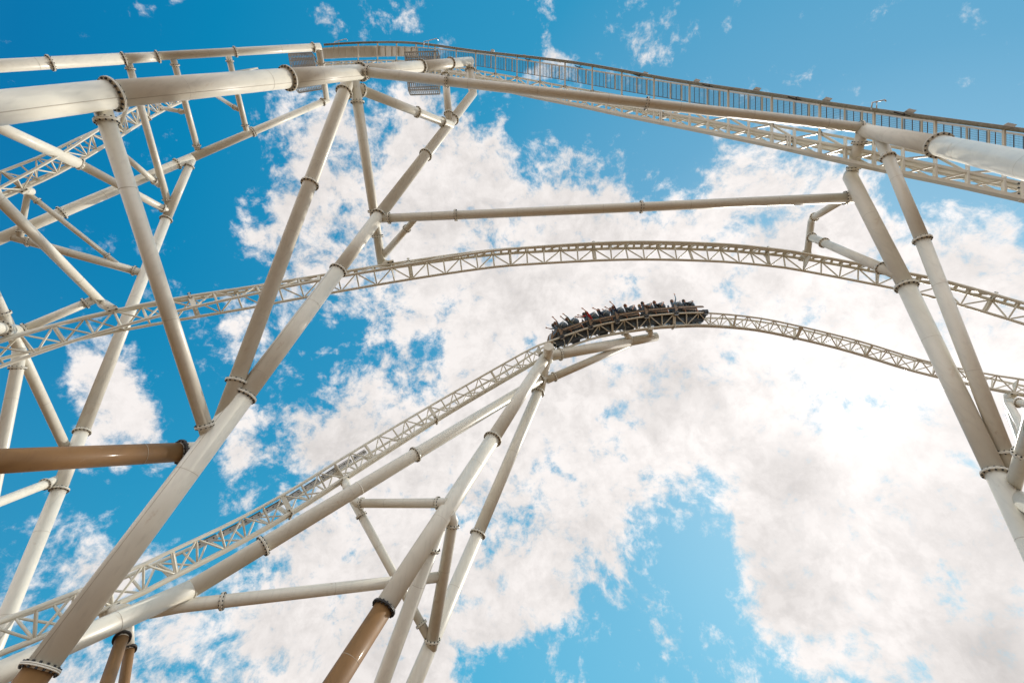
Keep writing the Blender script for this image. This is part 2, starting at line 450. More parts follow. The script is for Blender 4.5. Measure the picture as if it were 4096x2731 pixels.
# ---- tie beams
T_ = thing('tie_beam', 'long dark-shaded cream pipe crossing the top of the view, just under the mesh walkway', 'tie beam', W(2400, 430, 24.5))
pipe(T_, 'beam', [q('r2', 940, 398, 24.4), (3470, 514, 23)], (42, 44), [q('r2', 1005, 410)[:2], q('r2', 1682, 492)[:2], q('r3', 1255, 690)[:2], q('r4', 945, 568)[:2]], key='D')
T_ = thing('tie_beam', 'long nearly level cream pipe above the arching track, ending at the right tower', 'tie beam', W(2400, 830, 25.5))
pipe(T_, 'beam', [(1528, 874, 'A'), (3425, 790, 24)], (35, 42), [(1556, 873), (1823, 861), (2565, 829), q('r4', 820, 1158)[:2]], key='E')
pipe(T_, 'brace', [(1668, 868, 'E'), (1537, 1018, 28.4)], (24, 30), [q('t6', 1348, 38)[:2]], key='Ed')
T_ = thing('tie_beam', 'thick bronze-brown pipe entering from the left edge and bolted to the nearest column', 'tie beam', W(350, 1830, 16))
pipe(T_, 'beam', [(0, 1844, 12.4), (712, 1808, 16.2)], (103, 77), [(722, 1807, DFLANGE)], mat=BROWN, key='H', ext=(5, 0))

# ================================================================== right tower
RTW = thing('support_tower', 'pale tubular tower at the right edge with two long columns leaning inward', 'support tower', W(4076, 2097, 15))
pipe(RTW, 'head_beam', [(3452, 522, 23), (3480, 528, 22.6), q('r4', 1620, 712, 18.2)], (58, 84), [], key='Ca')
pipe(RTW, 'head_beam', [q('r4', 1620, 712, 18.2), (4096, 660, 12.3)], (88, 112), [q('r4', 1625, 712)[:2]], key='Cb', ext=(0, 16))
pipe(RTW, 'stub', [q('r4', 965, 600, 23), q('r4', 905, 800, 23.5), q('r4', 880, 985, 24)], (50, 46), [q('r4', 935, 690)[:2], q('r4', 892, 905)[:2]], key='Y')
pipe(RTW, 'column', [q('r4', 868, 960, 24), q('r4', 862, 985, 23.9), (3625, 1145, 20.2)], (60, 74), [], key='L1a')
pipe(RTW, 'column', [(3625, 1145, 20.2), (3982, 1893, 16)], (80, 92), [q('t4', 1175, 1225)[:2]], key='L1b')
pipe(RTW, 'column', [(3982, 1893, 16), (4150, 2245, 14)], (90, 104), [(3982, 1893)], key='L1c', ground=True)
pipe(RTW, 'column', [(3520, 555, 22), q('t4', 1318, 800, 19.5)], (52, 64), [q('r4', 1180, 815)[:2]], key='L2a')
pipe(RTW, 'column', [q('t4', 1318, 800, 19.5), (4050, 1890, 16.0)], (66, 76), [q('t4', 1318, 805)[:2], q('t5', 990, 795)[:2]], key='L2b')
pipe(RTW, 'brace', [(4150, 1600, 13.6), (4052, 1950, 15.6)], (64, 74), [q('t5', 1062, 795)[:2]], key='C3', ext=(9, 0))
pipe(RTW, 'brace', [(4200, 2070, 13.6), (4066, 1990, 15.4)], (74, 70), [], key='C4', ext=(9, 0))
pipe(RTW, 'hanger', [(3375, 797, 24.3), q('t4', 340, 610, 27.5), q('t4', 325, 640, 28), q('t4', 290, 930, 28.3)], (30, 29), [q('t4', 350, 595)[:2]], key='Z1')
pipe(RTW, 'brace', [q('t4', 310, 775, 28.1), (3590, 1100, 'L1a')], (31, 44), [q('t4', 325, 785)[:2], q('t4', 440, 830)[:2], q('t4', 955, 1060)[:2]], key='Z2')
# far right support for the lower track
FS = thing('support_tower', 'small cream support with a side pipe behind the right columns at the right edge', 'support tower', W(4120, 1800, 22))
pipe(FS, 'column', [(4030, 1582, 32), (4034, 1612, 31.5), (4170, 1860, 24)], (36, 52), [], key='c1', ground=True)
pipe(FS, 'brace', [(4040, 1606, 31.4), (4210, 1630, 29)], (30, 32), [q('t5', 1053, 497)[:2]], key='c2')
pipe(FS, 'brace', [(4032, 1640, 31), (4110, 1860, 27)], (20, 26), [], key='c2b', ext=(0, 10))

# ================================================================== left rear tower
LT = thing('support_tower', 'cream ladder-like tower behind the nearest column, carrying the small descending track', 'support tower', W(60, 2400, 20))
pipe(LT, 'leg', [(0, 264, 25), q('r1', 1055, 290, 29.2)], (56, 48), [q('r1', 430, 320)[:2]], key='B2a', ext=(8, 0))
pipe(LT, 'leg', [q('r1', 1055, 290, 29.2), q('r1', 1345, 273, 30.3)], (44, 40), [q('r1', 1062, 290)[:2], q('r1', 1350, 272)[:2]], key='B2b')
pipe(LT, 'leg', [q('r1', 1345, 268, 30.3), q('r2', 600, 190, 37)], (36, 33), [q('r1', 2012, 230)[:2], q('r2', 540, 190)[:2]], key='B2')
PIPES['B2f'] = [W(0, 264, 25), W(*q('r2', 600, 190, 37))]
pipe(LT, 'chord', [(0, 955, 27), (770, 630, 34.5)], (50, 38), [q('r5', 530, 215)[:2], q('r1', 1515, 1185)[:2]], key='C2a', ext=(6, 0))
pipe(LT, 'chord', [(770, 630, 34.5), q('r2', 668, 640, 41)], (38, 27), [q('r1', 2170, 915)[:2], q('r2', 15, 915)[:2], q('r2', 625, 665)[:2]], key='C2')
PIPES['C2f'] = [W(0, 955, 27), W(*q('r2', 668, 640, 41))]
pipe(LT, 'column', [(770, 634, 34.5), q('r5', 1430, 250, 33)], (34, 42), [q('r1', 1610, 1205)[:2]], key='Ap1')
pipe(LT, 'column', [q('r5', 1425, 260, 33), q('r6', 700, 700, 24.5)], (42, 62), [q('r5', 1425, 275)[:2]], key='Ap2')
pipe(LT, 'column', [q('r6', 698, 705, 24.5), q('r6', 505, 1190, 22.4)], (58, 64), [q('r6', 700, 700)[:2]], key='Ap3')
pipe(LT, 'column', [q('r6', 503, 1200, 22.4), (20, 2480, 19)], (62, 76), [q('r6', 508, 1195)[:2]], key='Ap4', ground=True)
PIPES['Ap'] = [W(770, 634, 34.5), W(20, 2480, 19)]
pipe(LT, 'strut', [q('r1', 1095, 310, 29.5), q('r5', 1450, 180, 33.4)], (31, 30), [q('r1', 1110, 378)[:2], q('r5', 1442, 102)[:2]], key='Sa')
pipe(LT, 'strut', [q('r1', 1485, 300, 31), q('r1', 1695, 1080, 34.8)], (27, 25), [q('r1', 1495, 342)[:2], q('r1', 1682, 1032)[:2]], key='Sb')
pipe(LT, 'strut', [q('r1', 1955, 270, 33.5), q('r1', 2108, 905, 36)], (24, 23), [q('r1', 1965, 310)[:2], q('r1', 2097, 862)[:2]], key='Sc')
pipe(LT, 'strut', [q('r2', 590, 215, 37), q('r2', 655, 630, 40.8)], (27, 23), [q('r2', 603, 325)[:2]], key='Sd')
pipe(LT, 'brace', [q('r1', 1270, 635, 38), q('r1', 1400, 715, 36.5), q('r1', 1575, 745, 'Sb')], (16, 16), [q('r1', 1545, 738)[:2]], key='Sb2')
pipe(LT, 'brace', [q('r1', 1840, 600, 37), q('r1', 2035, 725, 'Sc')], (15, 15), [q('r1', 2008, 700)[:2]], key='Sc2')
pipe(LT, 'brace', [q('r1', 1050, 1110, 30), q('r1', 1365, 1375, 'Sa')], (25, 22), [q('r1', 1322, 1335)[:2]], key='Sa2')
pipe(LT, 'strut', [q('r1', 1085, 700, 31), q('r1', 1010, 920, 31.5)], (18, 18), [], key='Sa3')
pipe(LT, 'brace', [(-40, 492, 24), q('r1', 690, 1195, 28.5)], (47, 42), [], key='K1a', ext=(3, 0))
pipe(LT, 'brace', [q('r1', 690, 1195, 28.5), q('r5', 1450, 210, 'Ap1')], (36, 26), [q('r1', 690, 1195)[:2], q('r5', 1395, 178)[:2]], key='K1')
pipe(LT, 'strut', [q('u1', 415, 1375, 27.2), q('r5', 232, 80, 27.3), q('r5', 170, 425, 27.2)], (30, 32), [q('r5', 178, 378)[:2]], key='Lc')
pipe(LT, 'brace', [q('r5', 85, 418, 27.3), (566, 1091, 'Ap2')], (33, 31), [q('r5', 242, 466)[:2], q('r5', 1145, 716)[:2]], key='L1')
pipe(LT, 'brace', [q('r5', 255, 65, 27.2), q('r5', 1000, 650, 'L1')], (22, 20), [q('r5', 322, 112)[:2], q('r5', 918, 578)[:2]], key='L2')
pipe(LT, 'brace', [(0, 2006, 19.5), q('r6', 500, 1102, 'Ap3')], (37, 33), [q('r6', 388, 1150)[:2]], key='O', ext=(6, 0))
# far-left tower
ML = thing('support_tower', 'cream forked column at the far left edge propping the arching track', 'support tower', W(9, 1788, 19))
pipe(ML, 'column', [(-160, 890, 18.5), (262, 1790, 'Ap3')], (62, 48), [q('r5', 35, 1068)[:2]], key='M')
pipe(ML, 'column', [q('r5', 165, 1370, 'M'), q('r5', 148, 1545, 21), (-5, 1850, 19)], (60, 52), [q('r5', 148, 1542)[:2]], key='N', ground=True)
pipe(ML, 'stub', [(-110, 1300, 17), (66, 1322, 'M')], (54, 46), [q('r5', 10, 1190)[:2]], key='Mst')
pipe(ML, 'brace', [(-90, 710, 16.5), (418, 1222, 23.2)], (54, 36), [], key='J1', ext=(2, 0))
pipe(ML, 'brace', [(372, 1200, 22.6), q('r5', 125, 1245, 'M')], (34, 38), [q('r5', 728, 985)[:2], q('r5', 222, 1212)[:2]], key='J2')

# ================================================================== centre tower under the train
CT = thing('support_tower', 'cream splayed tower in the lower middle whose legs meet just below the train', 'support tower', W(1535, 2430, 18))
P1 = [W(2180, 1430, 33.8), W(1535, 2430, 18.0)]; PIPES['P1'] = P1
pipe(CT, 'leg', [(2180, 1430, 33.8), (1972, 1753, 26.9)], (43, 55), [q('t7', 912, 305)[:2]], key='P1a')
pipe(CT, 'leg', [(1972, 1753, 26.9), (1535, 2430, 18)], (58, 84), [q('t7', 412, 1100)[:2]], key='P1b')
pipe(CT, 'leg_base', [(1535, 2430, 18), (1345, 2725, 15.7)], (78, 90), [(1535, 2430, DFLANGE)], mat=BROWN, key='P1c', ground=True, label='bronze brown lower length of the front leg')
pipe(CT, 'leg', [(2158, 1555, 34), (1911, 2136, 26)], (41, 49), [q('t7', 845, 650)[:2]], key='P2a')
pipe(CT, 'leg', [(1911, 2136, 26), (1660, 2725, 20.5)], (50, 66), [q('r8', 1720, 445)[:2]], key='P2b', ground=True)
PIPES['P2'] = [W(2158, 1555, 34), W(1660, 2725, 20.5)]
pipe(CT, 'head_stub', [(2194, 1385, 32.6), (2191, 1440, 33.9)], (39, 42), [], key='hd')
pipe(CT, 'link', [(2191, 1430, 33.8), (2158, 1560, 34)], (32, 42), [], key='lk')
pipe(CT, 'leg', [q('r8', 1425, 400, 21.5), q('r8', 995, 1568, 20)], (56, 66), [q('r8', 1370, 556)[:2]], key='P3', ground=True)
pipe(CT, 'strut', [(1796, 2050, 'P1'), (1811, 2085, 22.3), (1723, 2594, 'P2')], (46, 50), [q('r8', 1515, 380)[:2], q('r8', 1372, 1240)[:2]], key='Q')
pipe(CT, 'chord', [(-120, 2744, 12.0), (762, 2356, 17.4)], (94, 74), [(762, 2356, 'ring')], key='Ua', ext=(5, 0))
pipe(CT, 'chord', [(762, 2356, 17.4), (2176, 1508, 34)], (72, 37), [q('r7', 2252, 392)[:2], (1434, 1950, 'ring'), (1658, 1812), q('t7', 868, 532)[:2]], key='U')
pipe(CT, 'arm', [(2196, 1424, 34), (2517, 1366, 36.4)], (42, 40), [q('t7', 1062, 290)[:2], (2517, 1366, 'ring')], key='Wa')
pipe(CT, 'arm', [(2517, 1366, 36.4), (2625, 1346, 37.2)], (37, 35), [], key='Wb')
pipe(CT, 'brace', [(2186, 1520, 34), (2512, 1378, 36.6)], (32, 28), [q('t7', 1005, 498)[:2]], key='X')
pipe(CT, 'brace', [(1404, 1985, 23.9), (1430, 2012, 23.7), (1786, 2011, 'P1')], (38, 41), [q('r8', 845, 213)[:2], q('r8', 1418, 210)[:2]], key='R1')
pipe(CT, 'brace', [(1404, 1985, 23.9), (1722, 2562, 'Q')], (36, 38), [q('r8', 840, 303)[:2], q('r8', 1308, 1115)[:2]], key='R2')
pipe(CT, 'brace', [(600, 2444, 16.4), q('r7', 1560, 900, 17.1), q('r8', 60, 920, 17.9), (1750, 2307, 'Q')], (58, 46), [q('r7', 1905, 865)[:2]], key='R3')
pipe(CT, 'leg', [q('r7', 1090, 1000, 15.7), q('r7', 1045, 1185, 15.1)], (58, 54), [], key='la')
pipe(CT, 'leg_base', [q('r7', 1042, 1185, 15.1), q('r7', 915, 1563, 13.4)], (52, 58), [q('r7', 1042, 1182)[:2] + (DFLANGE,)], mat=BROWN, key='la2', ground=True, label='bronze brown lower length of a rear leg')
pipe(CT, 'leg', [q('r7', 1100, 950, 16.2), q('r7', 1105, 1280, 15.8)], (42, 46), [], key='lb')
pipe(CT, 'leg_base', [q('r7', 1105, 1280, 15.8), q('r7', 1060, 1563, 14.8)], (44, 48), [q('r7', 1105, 1278)[:2] + (DFLANGE,)], mat=BROWN, key='lb2', ground=True, label='bronze brown lower length of a rear leg')

# ================================================================== tracks
def catmull(pts, n):
    out = []; k = len(pts)
    P = [pts[0]] + list(pts) + [pts[-1]]
    for i in range(k - 1):
        a, b, c, d = [Vector(P[i + j]) for j in range(4)]
        if i == 0: a = b * 2 - c
        if i == k - 2: d = c * 2 - b
        for j in range(n):
            t = j / n
            out.append(.5 * ((2 * b) + (c - a) * t + (2 * a - 5 * b + 4 * c - d) * t * t + (3 * b - a - 3 * c + d) * t ** 3))
    out.append(Vector(pts[-1])); return out
def resample(P, step):
    out = [P[0].copy()]; acc_ = 0; 
    L_ = [0]
    for i in range(1, len(P)): L_.append(L_[-1] + (P[i] - P[i - 1]).length)
    n = max(2, round(L_[-1] / step)); j = 0
    for k in range(1, n + 1):
        s = L_[-1] * k / n
        while j < len(P) - 2 and L_[j + 1] < s: j += 1
        t = (s - L_[j]) / max(1e-9, L_[j + 1] - L_[j]); out.append(P[j].lerp(P[j + 1], t))
    return out
def smooth(V, n):
    for _ in range(n):
        V = [V[0]] + [(V[i - 1] + V[i] * 2 + V[i + 1]) / 4 for i in range(1, len(V) - 1)] + [V[-1]]
    return V
GA, HH = 1.1, .88
PHI = math.atan((GA / 2) / HH); LL = math.hypot(GA / 2, HH)
def track_frames(rail, other, mode, step, flip=1, up_left=True):
    """rail: (u,v,z) of the near rail; other: (u,v) of the spine ('RS') or far rail ('RR'). Returns stations (R1, R2, S1, S2, t, b, n)"""
    im = catmull(rail, 14); P = resample([W(*p) for p in im], step)
    oc = [Vector((p[0], p[1])) for p in catmull([(p[0], p[1], 0) for p in other], 20)]
    n = len(P); T = [(P[min(n - 1, i + 1)] - P[max(0, i - 1)]).normalized() for i in range(n)]
    V = []
    for i, p in enumerate(P):
        u, v, z = PX(p); best = None; uv = Vector((u, v))
        for j in range(len(oc) - 1):
            a, b = oc[j], oc[j + 1]; d = b - a; s = (uv - a).dot(d) / d.length_squared
            lo = -1e9 if j == 0 else 0; hi = 1e9 if j == len(oc) - 2 else 1
            s = min(hi, max(lo, s)); c = a + d * s; e = (c - uv).length
            if best is None or e < best[0]: best = (e, c)
        c = best[1]; ray = (W(c.x, c.y, 1) - CAM).normalized(); d = p - CAM; ln = LL if mode == 'RS' else GA
        bq = ray.dot(d); disc = bq * bq - (d.length_squared - ln * ln)
        k = bq + (math.sqrt(disc) if disc > 0 else 0) * flip
        w = CAM + ray * k - p; w = w - T[i] * w.dot(T[i]); V.append(w.normalized())
    V = [x.normalized() for x in smooth(V, 10)]
    out_ = []
    sgn = None
    for i, p in enumerate(P):
        t = T[i]; e1 = (V[i] - t * V[i].dot(t)).normalized()
        view = (p - CAM).normalized()
        if mode == 'RS':
            e2 = t.cross(e1)
            if sgn is None: sgn = -1 if e2.dot(view) > 0 else 1
            mn = e1 * math.cos(PHI) + e2 * (sgn * math.sin(PHI)); b = e1 * math.sin(PHI) - e2 * (sgn * math.cos(PHI))
        else:
            b = e1; c_ = t.cross(b)
            if sgn is None: sgn = 1 if c_.dot(UP) > 0 else -1
            mn = c_ * sgn
        mid = p + b * (GA / 2) + mn * HH
        out_.append((p, p + b * GA, mid - b * .15, mid + b * .15, t, b, -mn))
    return out_
def strut(m, a, b, r=.034):
    r *= 1.1
    d = b - a; m.tube([a, a.lerp(b, .2), a.lerp(b, .8), b], [r * .75, r * 1.15, r * 1.15, r * .75], 8)
def build_track(th, S, bulk=9, first=4, rr=.076, sr=.088, skip_flange=False):
    for k in (0, 1):
        m = MB(); m.tube([s[k] for s in S], rr, 14); m.build('rail', CREAM_T, th)
    # twin spine tubes with the slotted web between them
    m = MB()
    for k in (2, 3): m.tube([s[k] for s in S], sr, 14)
    for i in range(len(S) - 1):
        a, b = (S[i][2] + S[i][3]) / 2, (S[i + 1][2] + S[i + 1][3]) / 2; t = (b - a)
        c = a; m.box(c, S[i][5] * .13, S[i][6] * .012, t * .11)
        c = a.lerp(b, .5); m.box(c, S[i][5] * .13, S[i][6] * .012, t * .07)
    m.build('spine', CREAM_T, th)
    near, far = MB(), MB()
    for i in range(len(S)):
        for k, mm, par in ((0, near, 0), (1, far, 1)):
            r = S[i][k]; sp, so = S[i][2 + k], S[i][3 - k]
            if (i + par) % 2 == 0:
                strut(mm, r, sp, .04)
                for d in (-1, 1):
                    if 0 <= i + d < len(S): strut(mm, S[i + d][k], sp, .034)
            else: strut(mm, r, so, .036)
        if i % 2 == 0 and i + 1 < len(S): strut(far, S[i][3], S[i + 1][2], .02)
    near.build('lattice', CREAM_T, th); far.build('lattice', CREAM_T, th)
    # bulkheads: solid triangular web frames and spine flanges
    for i in range(first, len(S) - 1, bulk):
        p1, p2, s1, s2, t, b, n = S[i]
        m = MB(); h = .045
        for a, c in ((p1, s1), (p2, s2)):
            m.bar(a, c, .05, .16, hint=t)
        m.bar(s1, s2, .05, .16, hint=t)
        m.build('bulkhead', CREAM_T, th)
    for i in range(first + bulk // 2, len(S) - 1, bulk):
        p1, p2, s1, s2, t, b, n = S[i]
        m = MB()
        for sgn_ in (-1, 1):
            c = (s1 + s2) / 2 + t * (sgn_ * .022); m.box(c, b * .33, n * .15, t * .018, 0)
            for x in (-.28, 0, .28):
                for y in (-.11, .11):
                    c2 = c + b * x + n * y + t * sgn_ * .02; m.tube([c2, c2 + t * sgn_ * .04], .03, 6, m=1, smooth=False)
        for a, c in ((p1, s1), (p2, s2)):
            for o in (-.06, .06):
                m.bar(a + t * o, c + t * o, .03, .12, hint=t)
        m.build('joint_flange', [CREAM_T, BOLT], th)
# lower track with the train
T1R = [(-260, 2600, 12.2), q('r7', 0, 1030, 13.4), q('r7', 400, 885, 14.4), q('r7', 1200, 560, 17.0), q('u6', 400, 960, 18.2), q('u6', 1300, 535, 20.6), q('u6', 2156, 70, 23.0),
       q('u5', 1250, 520, 25.6), q('u5', 2100, 10, 28.6), q('t6', 1700, 1455, 31.6), q('t6', 2352, 1085, 33.6), q('t1', 240, 740, 34.2), q('t1', 720, 570, 35.0), q('t1', 1060, 490, 35.4),
       q('t1', 1480, 420, 35.8), q('t1', 1800, 393, 36.1), q('t1', 2150, 388, 36.4), q('u7', 700, 275, 36.6), q('u7', 1040, 335, 36.4), q('u7', 1700, 495, 35.6), q('u7', 2352, 690, 34),
       q('u8', 1970, 1165, 32), q('u8', 2342, 1225, 31), (4400, 1570, 29), (4800, 1640, 27), (5250, 1720, 25)]
T1S = [(-260, 2725), q('r7', 0, 1290), q('r7', 400, 1130), q('r7', 1150, 820), q('u6', 0, 1568), q('u6', 560, 1275), q('u6', 1470, 810), q('u6', 2156, 450), q('u5', 500, 1340), q('u5', 1680, 610),
       q('u5', 2150, 320), q('t6', 1800, 1540), q('t6', 2352, 1250), q('t1', 470, 770), q('t1', 900, 668), q('t1', 1300, 590), q('t1', 1700, 548), q('t1', 2352, 542), q('u7', 700, 388), q('u7', 1040, 452),
       q('u7', 1300, 505), q('u7', 1740, 628), q('u7', 2250, 785), q('u8', 1350, 1165), q('u8', 2150, 1350), q('u8', 2342, 1388), (4400, 1660), (4800, 1737), (5250, 1826)]
T1 = thing('coaster_track', 'lower cream track climbing from the bottom left to its crest under the train', 'coaster track', W(1369, 1833, 27))
S1 = track_frames(T1R, T1S, 'RS', 1.04)
build_track(T1, S1, bulk=10, first=6)
# upper arching track
T2N = [(-260, 1560, 17.4), (0, 1466, 19), (337, 1349, 21), (701, 1246, 23), (1029, 1172, 25), (1201, 1136, 26), (1561, 1071, 27.2), (1889, 1015, 27.4), (2100, 991, 27.4), (2508, 968, 27), (2873, 976, 27.4), (3100, 997, 27.8),
       (3220, 1015, 27.8), (3636, 1093, 26.6), (3797, 1128, 26), (4096, 1213, 24.2), (4400, 1310, 22.6), (4800, 1450, 20.8), (5200, 1600, 19.4)]
T2F = [(-260, 1505), (0, 1437), (337, 1350), (715, 1283), (1029, 1227), (1201, 1195), (1561, 1129), (1889, 1080), (2100, 1058), (2508, 1038), (2873, 1043), (3100, 1064), (3220, 1080), (3636, 1162), (3797, 1205), (4096, 1293), (4400, 1390), (4800, 1538), (5200, 1695)]
T2 = thing('coaster_track', 'upper cream track arching right across the middle of the view, tilted on its side', 'coaster track', W(2508, 968, 27))
S2 = track_frames(T2N, T2F, 'RR', 1.03)
build_track(T2, S2, bulk=11, first=4)
# small descending track, upper left
T4R = [(-230, 880, 23), (0, 752, 25), (168, 662, 26.4), (261, 606, 27.4), (384, 526, 28.8), (480, 467, 31), (546, 431, 33), (650, 385, 36.5), (760, 345, 39), (900, 305, 42), (1060, 283, 45)]
T4S = [(-230, 885), (18, 778), (120, 737), (168, 720), (276, 664), (408, 590), (510, 521), (560, 487), (650, 438), (760, 390), (900, 345), (1060, 316)]
T4 = thing('coaster_track', 'small cream track dropping to the left edge beneath the big upper-left pipe', 'coaster track', W(261, 606, 27))
S4 = track_frames(T4R, T4S, 'RS', 1.03)
build_track(T4, S4, bulk=9, first=3)

def clamp(th, S, u, v, to):               # saddle block where a support meets the spine
    best = min(range(len(S)), key=lambda i: (PX(S[i][2])[0] - u) ** 2 + (PX(S[i][2])[1] - v) ** 2)
    p1, p2, s1, s2, t, b, n = S[best]; c = (s1 + s2) / 2 - n * .10
    m = MB(); m.box(c, b * .34, n * .06, t * .2, 0)
    for x in (-1, 1):
        for y in (-1, 1):
            cc2 = c + b * (.27 * x) + t * (.13 * y); m.tube([cc2 - n * .10, cc2 + n * .09], .045, 8, m=1)
    m.prism([p1 + n * 0, s1, s1 - t * .02 + t * .04, p1 + t * .04], b * .03)
    m.prism([p1, p2, s2, s1], t * .035)
    m.build('saddle', [CREAM_T, BOLT], th)
    m = MB(); m.tube([c - n * .02, to], [.2, .24], 24); m.build('saddle_stub', CREAM, th)
    return c
clamp(T1, S1, 484, 2402, W(497, 2445, 15.6))
clamp(T1, S1, 1353, 1930, W(1392, 1965, 23.7))
clamp(T1, S1, 2512, 1330, W(2530, 1362, 36.4))
clamp(T1, S1, 2593, 1316, W(2606, 1348, 37))
clamp(T1, S1, 2158, 1435, W(2185, 1440, 33.9))
clamp(T1, S1, 4028, 1570, W(4030, 1590, 31.8))
clamp(T2, S2, 1530, 1058, W(1527, 1050, 28.5))
clamp(T2, S2, 412, 1235, W(412, 1215, 23.1))
clamp(T2, S2, 3229, 1012, W(3229, 1010, 28.3))
clamp(T4, S4, 126, 745, W(122, 765, 27.2))
# brake plates along the near rail of the climbing stretch
idx = [i for i in range(len(S1)) if 700 < PX(S1[i][0])[0] < 1500]
m_ = None
for i in idx[:-1]:
    p1, p2, s1, s2, t, b, n = S1[i]; q1 = S1[i + 1][0]
    base_ = p1 + b * .34 - n * .20; nb = q1 + b * .34 - n * .20
    d = nb - base_; m_ = MB(); long_ = PX(p1)[0] < 1300
    c = base_ + d * .5
    m_.box(c, b * .03, n * (.13 if long_ else .08), d * .45, 0)
    m_.box(c + b * .05 - n * .11, b * .012, n * .012, d * .44, 1); m_.box(c + n * .11 - b * .04, b * .012, n * .012, d * .44, 1)
    for s in (-.3, 0, .3): m_.tube([c + d * s - b * .06, c + d * s + b * .05], .03, 6, m=1)
    m_.build('brake_magnet', [GALV, BOLT], T1)

# ================================================================== lift hill truss with walkway
def zT(u):
    iz = .05 - (4016 - u) * 1.126e-5; z = 1 / iz
    if u < 1500: z = 1 / (.05 - (4016 - 1500) * 1.126e-5) - (1500 - u) * .004
    return z
def curve(pts):
    pts = sorted(pts)
    def f(u):
        if u <= pts[0][0]: i = 0
        elif u >= pts[-1][0]: i = len(pts) - 2
        else: i = max(k for k in range(len(pts) - 1) if pts[k][0] <= u)
        g = lambda k: pts[max(0, min(len(pts) - 1, k))]
        (x0, y0), (x1, y1) = g(i), g(i + 1); h = x1 - x0; t = (u - x0) / h
        if u < pts[0][0] or u > pts[-1][0]: return y0 + (y1 - y0) * t
        m0 = (g(i + 1)[1] - g(i - 1)[1]) / (g(i + 1)[0] - g(i - 1)[0]) * h; m1 = (g(i + 2)[1] - g(i)[1]) / (g(i + 2)[0] - g(i)[0]) * h
        return (2 * t**3 - 3 * t**2 + 1) * y0 + (t**3 - 2 * t**2 + t) * m0 + (-2 * t**3 + 3 * t**2) * y1 + (t**3 - t**2) * m1
    return f
cBand = curve([(1070, 200), (1295, 180), (1468, 171), (1655, 173), (1900, 205), (2300, 252), (2700, 322), (3100, 382), (3500, 442), (4096, 523)])
cOut = curve([(1070, 215), (1295, 192), (1468, 184), (1655, 189), (1907, 214), (2165, 252), (2925, 368), (3515, 456), (4096, 541)])
cIn = curve([(1070, 250), (1295, 236), (1468, 229), (1655, 228), (1907, 264), (2240, 318), (2478, 361), (2700, 398), (2908, 434), (3300, 503), (3500, 541), (4096, 655)])
cFT = curve([(1070, 272), (1295, 252), (1433, 245), (1586, 244), (1750, 258), (1907, 284), (2067, 311), (2260, 347), (2485, 386), (3122, 507), (3300, 537), (3556, 585), (3714, 617), (4096, 700)])
cNT = curve([(1070, 283), (1295, 262), (1433, 257), (1586, 260), (1750, 280), (1907, 307), (2090, 342), (2585, 440), (2779, 475), (3139, 546), (3300, 576), (3584, 631), (3832, 683), (4096, 738)])
cNB = curve([(1070, 290), (1295, 272), (1586, 282), (1750, 305), (1907, 336), (2138, 388), (2332, 426), (2500, 462), (2700, 502), (2840, 530), (3146, 594), (3300, 629), (3576, 688), (3832, 740), (4096, 798)])
cFB = curve([(1070, 280), (1586, 262), (1750, 278), (1907, 303), (2332, 395), (2700, 468), (3146, 558), (3556, 644), (4096, 757)])
def pt(c, u, dz=0): z = zT(u) + dz; return W(u, c(u), z)
posts = [1295, 1372, 1433, 1510, 1586, 1664, 1740, 1825, 1903, 1982, 2068, 2160, 2260, 2369, 2487, 2616, 2758, 2913, 3087, 3279, 3496, 3741, 4016, 4330, 4680, 5060]
TR = thing('coaster_track', 'high lift track on a deep lattice girder sweeping across the top to the right edge', 'coaster track', pt(cNB, 3000))
us = []; 
for a, b in zip(posts[:-1], posts[1:]): us += [a, a + (b - a) * .47]
us.append(posts[-1])
sub = []
for a, b in zip(us[:-1], us[1:]): sub += [a, (a + b) / 2]
sub.append(us[-1])
def line_obj(name, c, dz, kind, w, h=None, parent=TR, lst=None, mat=CREAM_T):
    m = MB(); lst = lst or sub
    P = [pt(c, u, dz) for u in lst]
    if kind == 'tube': m.tube(P, w, 14)
    else:
        Q = [(P[min(i + 1, len(P) - 1)] - P[max(0, i - 1)]).normalized() for i in range(len(P))]
        b = len(m.v)
        for p, a in zip(P, Q):
            x = (FW - a * FW.dot(a)).normalized(); y = a.cross(x)
            for sx, sy in ((-1, -1), (1, -1), (1, 1), (-1, 1)): m.v.append(p + x * (sx * w / 2) + y * (sy * h / 2))
        for i in range(len(P) - 1):
            for j in range(4):
                k = (j + 1) % 4; m.f.append((b + i * 4 + j, b + i * 4 + k, b + i * 4 + 4 + k, b + i * 4 + 4 + j)); m.m.append(0); m.sm.append(False)
        m.f.append((b, b + 3, b + 2, b + 1)); e = b + (len(P) - 1) * 4; m.f.append((e, e + 1, e + 2, e + 3)); m.m += [0, 0]; m.sm += [False, False]
    m.build(name, mat, parent)
DZ = dict(NB=0, NT=.25, FT=1.2, FB=.95)
line_obj('lower_chord', cNB, 0, 'box', .26, .17)
line_obj('upper_chord', cNT, .25, 'box', .14, .13)
line_obj('rail', cFT, 1.2, 'tube', .07)
line_obj('lower_chord', cFB, .95, 'box', .2, .2)
line_obj('rail', curve([(u, cNT(u) * .5 + cNB(u) * .5 - 6) for u in sub]), .7, 'tube', .06)
m1, m2, m3 = MB(), MB(), MB()
